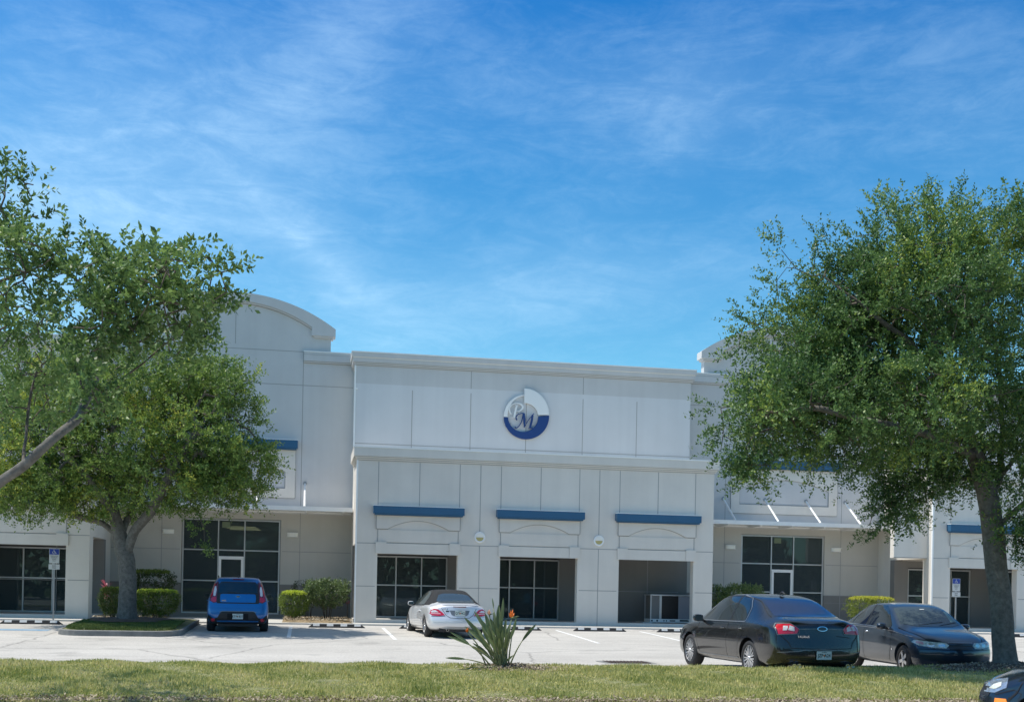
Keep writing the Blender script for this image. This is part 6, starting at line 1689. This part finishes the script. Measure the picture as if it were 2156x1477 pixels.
# ---------------------------------------------------------------- near dark car, only its nose in view
def night_car(loc, rz):
    root = empty('parked_car', loc, rz, 'dark navy car whose nose with amber side marker pokes in at the bottom right corner', 'car')
    R = .315; WB = 2.80
    rows = [(-1.0,.66,.32,.72,.70,.86,.55,.95,.98,1), (-.90,.76,.25,.82,.79,.92,.63,1.03,1.06,.9), (-.55,.81,.19,.865,.835,.96,.64,1.12,1.16,.2), (-.05,.81,.18,.865,.835,.96,.58,1.33,1.38,0), (.40,.81,.18,.865,.835,.955,.57,1.42,1.465,0), (1.00,.81,.18,.865,.835,.945,.575,1.43,1.475,0),
            (1.45,.81,.18,.865,.83,.935,.59,1.38,1.42,0), (1.85,.81,.18,.865,.825,.92,.66,1.21,1.26,0), (2.25,.81,.18,.86,.82,.92,.72,1.00,1.05,0), (2.50,.81,.18,.86,.82,.91,.70,.955,1.00,0), (2.85,.80,.18,.86,.81,.87,.66,.91,.955,-.12), (3.18,.77,.18,.84,.78,.80,.60,.84,.88,-.4), (3.42,.70,.19,.78,.73,.72,.54,.75,.79,-.85), (3.52,.62,.22,.68,.65,.64,.48,.68,.70,-1)]
    body, bv = car_shell('body', rows, [(.2,.05),(.45,0),(.9,.1)], [(.2,.12),(.40,0),(.52,.01),(.7,.12),(.85,.24)], [(0, R+.05, R), (WB, R+.05, R)], .6, M['p_night'], root, bow=.38, rbow=.1)
    d = Dec(root, bv)
    for v, sg in (('L', 1), ('R', -1)):
        d.proj('side_window', [(.70,.985),(-.20,.995),(.02,1.20),(.18,1.34),(.70,1.40)], v, M['c_glass'], .005)
        d.proj('side_window', [(.75,.985),(1.92,.955),(1.90,1.02),(1.52,1.28),(1.28,1.38),(.75,1.40)], v, M['c_glass'], .005)
        dr = d.proj('door', [(.73,.28),(1.98,.28),(2.08,.55),(2.06,.91),(.73,.945)], v, M['p_night'], .0035, step=.09); handle(dr, d, .90, 0, .845, sg, M['chrome'], .13)
        d.line('seam', [(2.07,.92),(2.09,.55),(1.99,.27)], .012, v, M['seam'], .005)
        mirror_glass(root, 1.78, sg*.93, .985, M['p_night'], sg, size=(.10, .11, .072))
        hl = d.proj('headlight', [(3.17,.79),(3.31,.745),(3.43,.665),(3.42,.60),(3.32,.605),(3.20,.68)], v, M['lens_blue'], .010, step=.04)
        d.proj('lamp_bowl', [(3.24,.735),(3.32,.70),(3.37,.65),(3.32,.645),(3.25,.69)], v, M['head_glass'], .015, parent=hl, step=.03)
        d.proj('side_marker', [(3.19,.475),(3.33,.47),(3.32,.545),(3.21,.55)], v, M['amber'], .010, step=.04)
        d.line('bumper_seam', [(3.02,.60),(3.13,.665),(3.32,.585)], .010, v, M['seam'], .005)
    d.proj('grille', [(-.30,.56),(.30,.56),(.28,.67),(-.28,.67)], 'F', M['black'], .007, step=.05)
    d.proj('windscreen', [(2.36,0),(2.32,.38),(2.14,.67),(1.54,.555),(1.50,.3),(1.50,-.3),(1.54,-.555),(2.14,-.67),(2.32,-.38)], 'T', M['c_glass'], .005, step=.07)
    for sg in (1, -1): d.line('seam', [(2.25,sg*.76),(2.7,sg*.73),(3.1,sg*.66),(3.32,sg*.5)], .012, 'T', M['seam'], .005)
    underbody(root, -.8, 3.2, .58, .17)
    place_wheels(root, make_wheel(R, .215, .20, 7, 'multi'), WB, .825, R)
    return root

def put(fn, hub_px, D, wheel_local, heading, R):
    """stand a car so that the named wheel hub lies where the photo shows it"""
    h = at(hub_px[0], hub_px[1], D); c, s = math.cos(heading), math.sin(heading)
    x = h.x-(wheel_local[0]*c-wheel_local[1]*s); y = h.y-(wheel_local[0]*s+wheel_local[1]*c)
    return fn((x, y, h.z-R), heading)
H = PI/2
put(black_sedan, (1577, 1384), 22.4, (0, .925), H+math.radians(4.3), .35)
put(slate_sedan, (1901, 1388.5), 23.6, (2.62, -.825), -H+math.radians(-4.0), .315)
convertible((3.50+.845+.02, 34.12, gz(34.1)), H+math.radians(5.4))
hatchback((-1.96, 35.45, gz(35.4)), H+math.radians(3.0))
# near car: heading left along the aisle
nh = math.radians(152); nx = onY(2113, 1480, 12.45)
night_car((nx.x-(3.26*math.cos(nh)-.79*math.sin(nh)), nx.y-(3.26*math.sin(nh)+.79*math.cos(nh)), gz(12.0)), nh)
# ================================================================== sky, sun, camera
SUN_EL, SUN_AZ = math.radians(63), math.radians(5)       # azimuth: from the left (-X) turned towards the building (+Y)
sd = Vector((-math.cos(SUN_AZ)*math.cos(SUN_EL), math.sin(SUN_AZ)*math.cos(SUN_EL), math.sin(SUN_EL)))
li = bpy.data.lights.new('sun', 'SUN'); li.energy = 3.05; li.angle = math.radians(.53); li.color = (1.0, .955, .88)
so = bpy.data.objects.new('sun', li); COL.objects.link(so); so.rotation_euler = sd.to_track_quat('Z', 'Y').to_euler(); so.location = (0, 0, 30)
W = bpy.data.worlds.new('World'); SC.world = W; W.use_nodes = True
nt = W.node_tree; bg = nt.nodes['Background']
sky = nt.nodes.new('ShaderNodeTexSky'); sky.sky_type = 'NISHITA'; sky.sun_disc = False; sky.sun_elevation = SUN_EL
sky.sun_rotation = math.atan2(sd.x, sd.y); sky.air_density = 1.0; sky.dust_density = 0.4; sky.ozone_density = 2.5; sky.altitude = 0
def N(t, **k):
    n = nt.nodes.new(t)
    for a, b in k.items(): setattr(n, a, b)
    return n
def math_(op, a, b=None, c=None):
    n = N('ShaderNodeMath', operation=op)
    for i, v in enumerate((a, b, c)):
        if v is None: continue
        if isinstance(v, (int, float)): n.inputs[i].default_value = v
        else: nt.links.new(v, n.inputs[i])
    return n.outputs[0]
tc = N('ShaderNodeTexCoord'); sep = N('ShaderNodeSeparateXYZ'); nt.links.new(tc.outputs['Generated'], sep.inputs[0])
az = math_('ARCTAN2', sep.outputs['X'], sep.outputs['Y']); el = math_('ARCSINE', math_('MINIMUM', math_('MAXIMUM', sep.outputs['Z'], -1.0), 1.0))
# azimuth measured so that 10.2 deg is straight ahead of the photograph's viewpoint
comb = N('ShaderNodeCombineXYZ'); nt.links.new(az, comb.inputs[0]); nt.links.new(el, comb.inputs[1])
def noise(vec, sc, det=6, rough=.6, dist=0, loc=(0, 0, 0), rot=0, scl=(1, 1, 1)):
    mp = N('ShaderNodeMapping'); mp.inputs['Location'].default_value = loc; mp.inputs['Rotation'].default_value = (0, 0, rot); mp.inputs['Scale'].default_value = scl
    nt.links.new(vec, mp.inputs['Vector']); n = N('ShaderNodeTexNoise'); n.inputs['Scale'].default_value = sc; n.inputs['Detail'].default_value = det; n.inputs['Roughness'].default_value = rough; n.inputs['Distortion'].default_value = dist
    nt.links.new(mp.outputs[0], n.inputs['Vector']); return n.outputs['Fac']
def mr(v, a, b, c=0, d=1, smooth=True):
    n = N('ShaderNodeMapRange'); n.interpolation_type = 'SMOOTHSTEP' if smooth else 'LINEAR'
    nt.links.new(v, n.inputs[0])
    for i, x in enumerate((a, b, c, d)): n.inputs[i+1].default_value = x
    return n.outputs[0]
A0 = ALPHA
def blobm(px, py, rx, ry, amp, ang=0):
    """soft cloud bank centred on a sky direction (given by photo pixel), radii in px"""
    d = ray(px, py).normalized(); a = math.atan2(d.x, d.y); e = math.asin(d.z); ca, sa = math.cos(math.radians(ang)), math.sin(math.radians(ang))
    dx = math_('SUBTRACT', az, a); dy = math_('SUBTRACT', el, e)
    u = math_('ADD', math_('MULTIPLY', dx, ca*FOC/rx), math_('MULTIPLY', dy, sa*FOC/rx)); v = math_('ADD', math_('MULTIPLY', dx, -sa*FOC/ry), math_('MULTIPLY', dy, ca*FOC/ry))
    r2 = math_('ADD', math_('MULTIPLY', u, u), math_('MULTIPLY', v, v))
    return math_('MULTIPLY', math_('POWER', 2.718, math_('MULTIPLY', r2, -1.0)), amp)
banks = [(330, 360, 420, 190, .78, 25), (80, 200, 260, 300, .34, 0), (700, 130, 260, 90, .38, 40), (1280, 210, 420, 110, .36, -4), (690, 560, 260, 60, .62, -38), (980, 640, 420, 90, .50, 10), (620, 480, 300, 160, .22, 10),
         (1250, 610, 330, 60, .30, 8), (1500, 200, 160, 120, .26, 15), (2050, 230, 240, 120, .26, 0), (60, 560, 400, 200, .62, 0), (1900, 70, 300, 50, .12, 0), (1200, 470, 200, 120, .14, 30), (1430, 230, 60, 90, .22, 10), (650, 520, 150, 22, .35, -36)]
s = None
for b in banks:
    o = blobm(*b); s = o if s is None else math_('ADD', s, o)
for px, py, rx, ry, amp, ang in [(-1500, 300, 900, 500, .5, 0), (4200, 300, 1200, 500, .4, 0)]:
    s = math_('ADD', s, blobm(px, py, rx, ry, amp, ang))
s = math_('MULTIPLY', s, .86)
n1 = noise(comb.outputs[0], 3.2, 9, .62, .6, rot=math.radians(28), scl=(1, 2.6, 1))
n2 = noise(comb.outputs[0], 9.0, 8, .66, 1.2, (3, 1, 0), math.radians(-32), (1, 3.6, 1))
n3 = noise(comb.outputs[0], 34.0, 6, .7, .5, (1, 5, 0), math.radians(-50), (1, 2.2, 1))
wisp = math_('ADD', math_('ADD', math_('MULTIPLY', n1, .38), math_('MULTIPLY', n2, .42)), math_('MULTIPLY', n3, .26))
wispm = mr(wisp, .34, .76, .45, 1.2)
cl = math_('MULTIPLY', s, wispm)
bgw = mr(wisp, .46, .74, 0, .26)
cl = math_('ADD', cl, bgw)
cl = mr(cl, 0.0, 1.35, 0, .46, smooth=False)
# grade: photograph's saturated camera blue; zenith warmed and brightened to add fill on the walls
rp = N('ShaderNodeValToRGB'); nt.links.new(mr(el, 0, math.radians(60), 0, 1, smooth=False), rp.inputs['Fac'])
stops = [(0.0, (.64, .99, 1.0)), (.17, (.50, .96, 1.0)), (.33, (.19, .74, 1.0)), (.47, (.07, .58, 1.0)), (.75, (.92, .92, .84)), (1.0, (1.0, .93, .74))]
for i, (p, c) in enumerate(stops):
    e = rp.color_ramp.elements[i] if i < 2 else rp.color_ramp.elements.new(p)
    e.position = p; e.color = (*c, 1)
gn = N('ShaderNodeVectorMath', operation='SCALE'); nt.links.new(rp.outputs['Color'], gn.inputs[0]); nt.links.new(mr(el, math.radians(32), math.radians(60), 1.03, 1.48), gn.inputs['Scale'])
hs = N('ShaderNodeMix', data_type='RGBA', blend_type='MULTIPLY'); hs.inputs[0].default_value = 1
nt.links.new(sky.outputs[0], hs.inputs[6]); nt.links.new(gn.outputs[0], hs.inputs[7])
class _H: outputs = [hs.outputs[2]]
hs = _H
mix = N('ShaderNodeMix', data_type='RGBA'); nt.links.new(cl, mix.inputs[0]); nt.links.new(hs.outputs[0], mix.inputs[6])
cw = N('ShaderNodeRGB'); cw.outputs[0].default_value = (5.0, 7.0, 8.6, 1); nt.links.new(cw.outputs[0], mix.inputs[7])
nt.links.new(mix.outputs[2], bg.inputs['Color']); bg.inputs['Strength'].default_value = .10

cam = bpy.data.cameras.new('camera'); co = bpy.data.objects.new('camera', cam); COL.objects.link(co); SC.camera = co
cam.sensor_width = 36; cam.sensor_fit = 'HORIZONTAL'; cam.lens = 36*FOC/2156; cam.shift_y = (1242-738.5)/2156; cam.clip_end = 3000; cam.clip_start = .1
r = ray(1078+FOC, 1242)-ray(1078, 1242); u = -(ray(1078, 1242+FOC)-ray(1078, 1242)); f = ray(1078, 1242)
r.normalize(); u.normalize(); f.normalize()
m3 = Matrix((r, u, -f)).transposed(); co.matrix_world = Matrix.Translation(CAMLOC) @ m3.to_4x4()
SC.render.engine = 'CYCLES'
SC.view_settings.view_transform = 'Standard'; SC.view_settings.look = 'None'; SC.view_settings.gamma = 1; SC.view_settings.exposure = 0.68
SC.render.resolution_x = 1024; SC.render.resolution_y = 701
SC.cycles.max_bounces = 8; SC.cycles.transparent_max_bounces = 12
# tidy: objects never linked to a wheel etc.
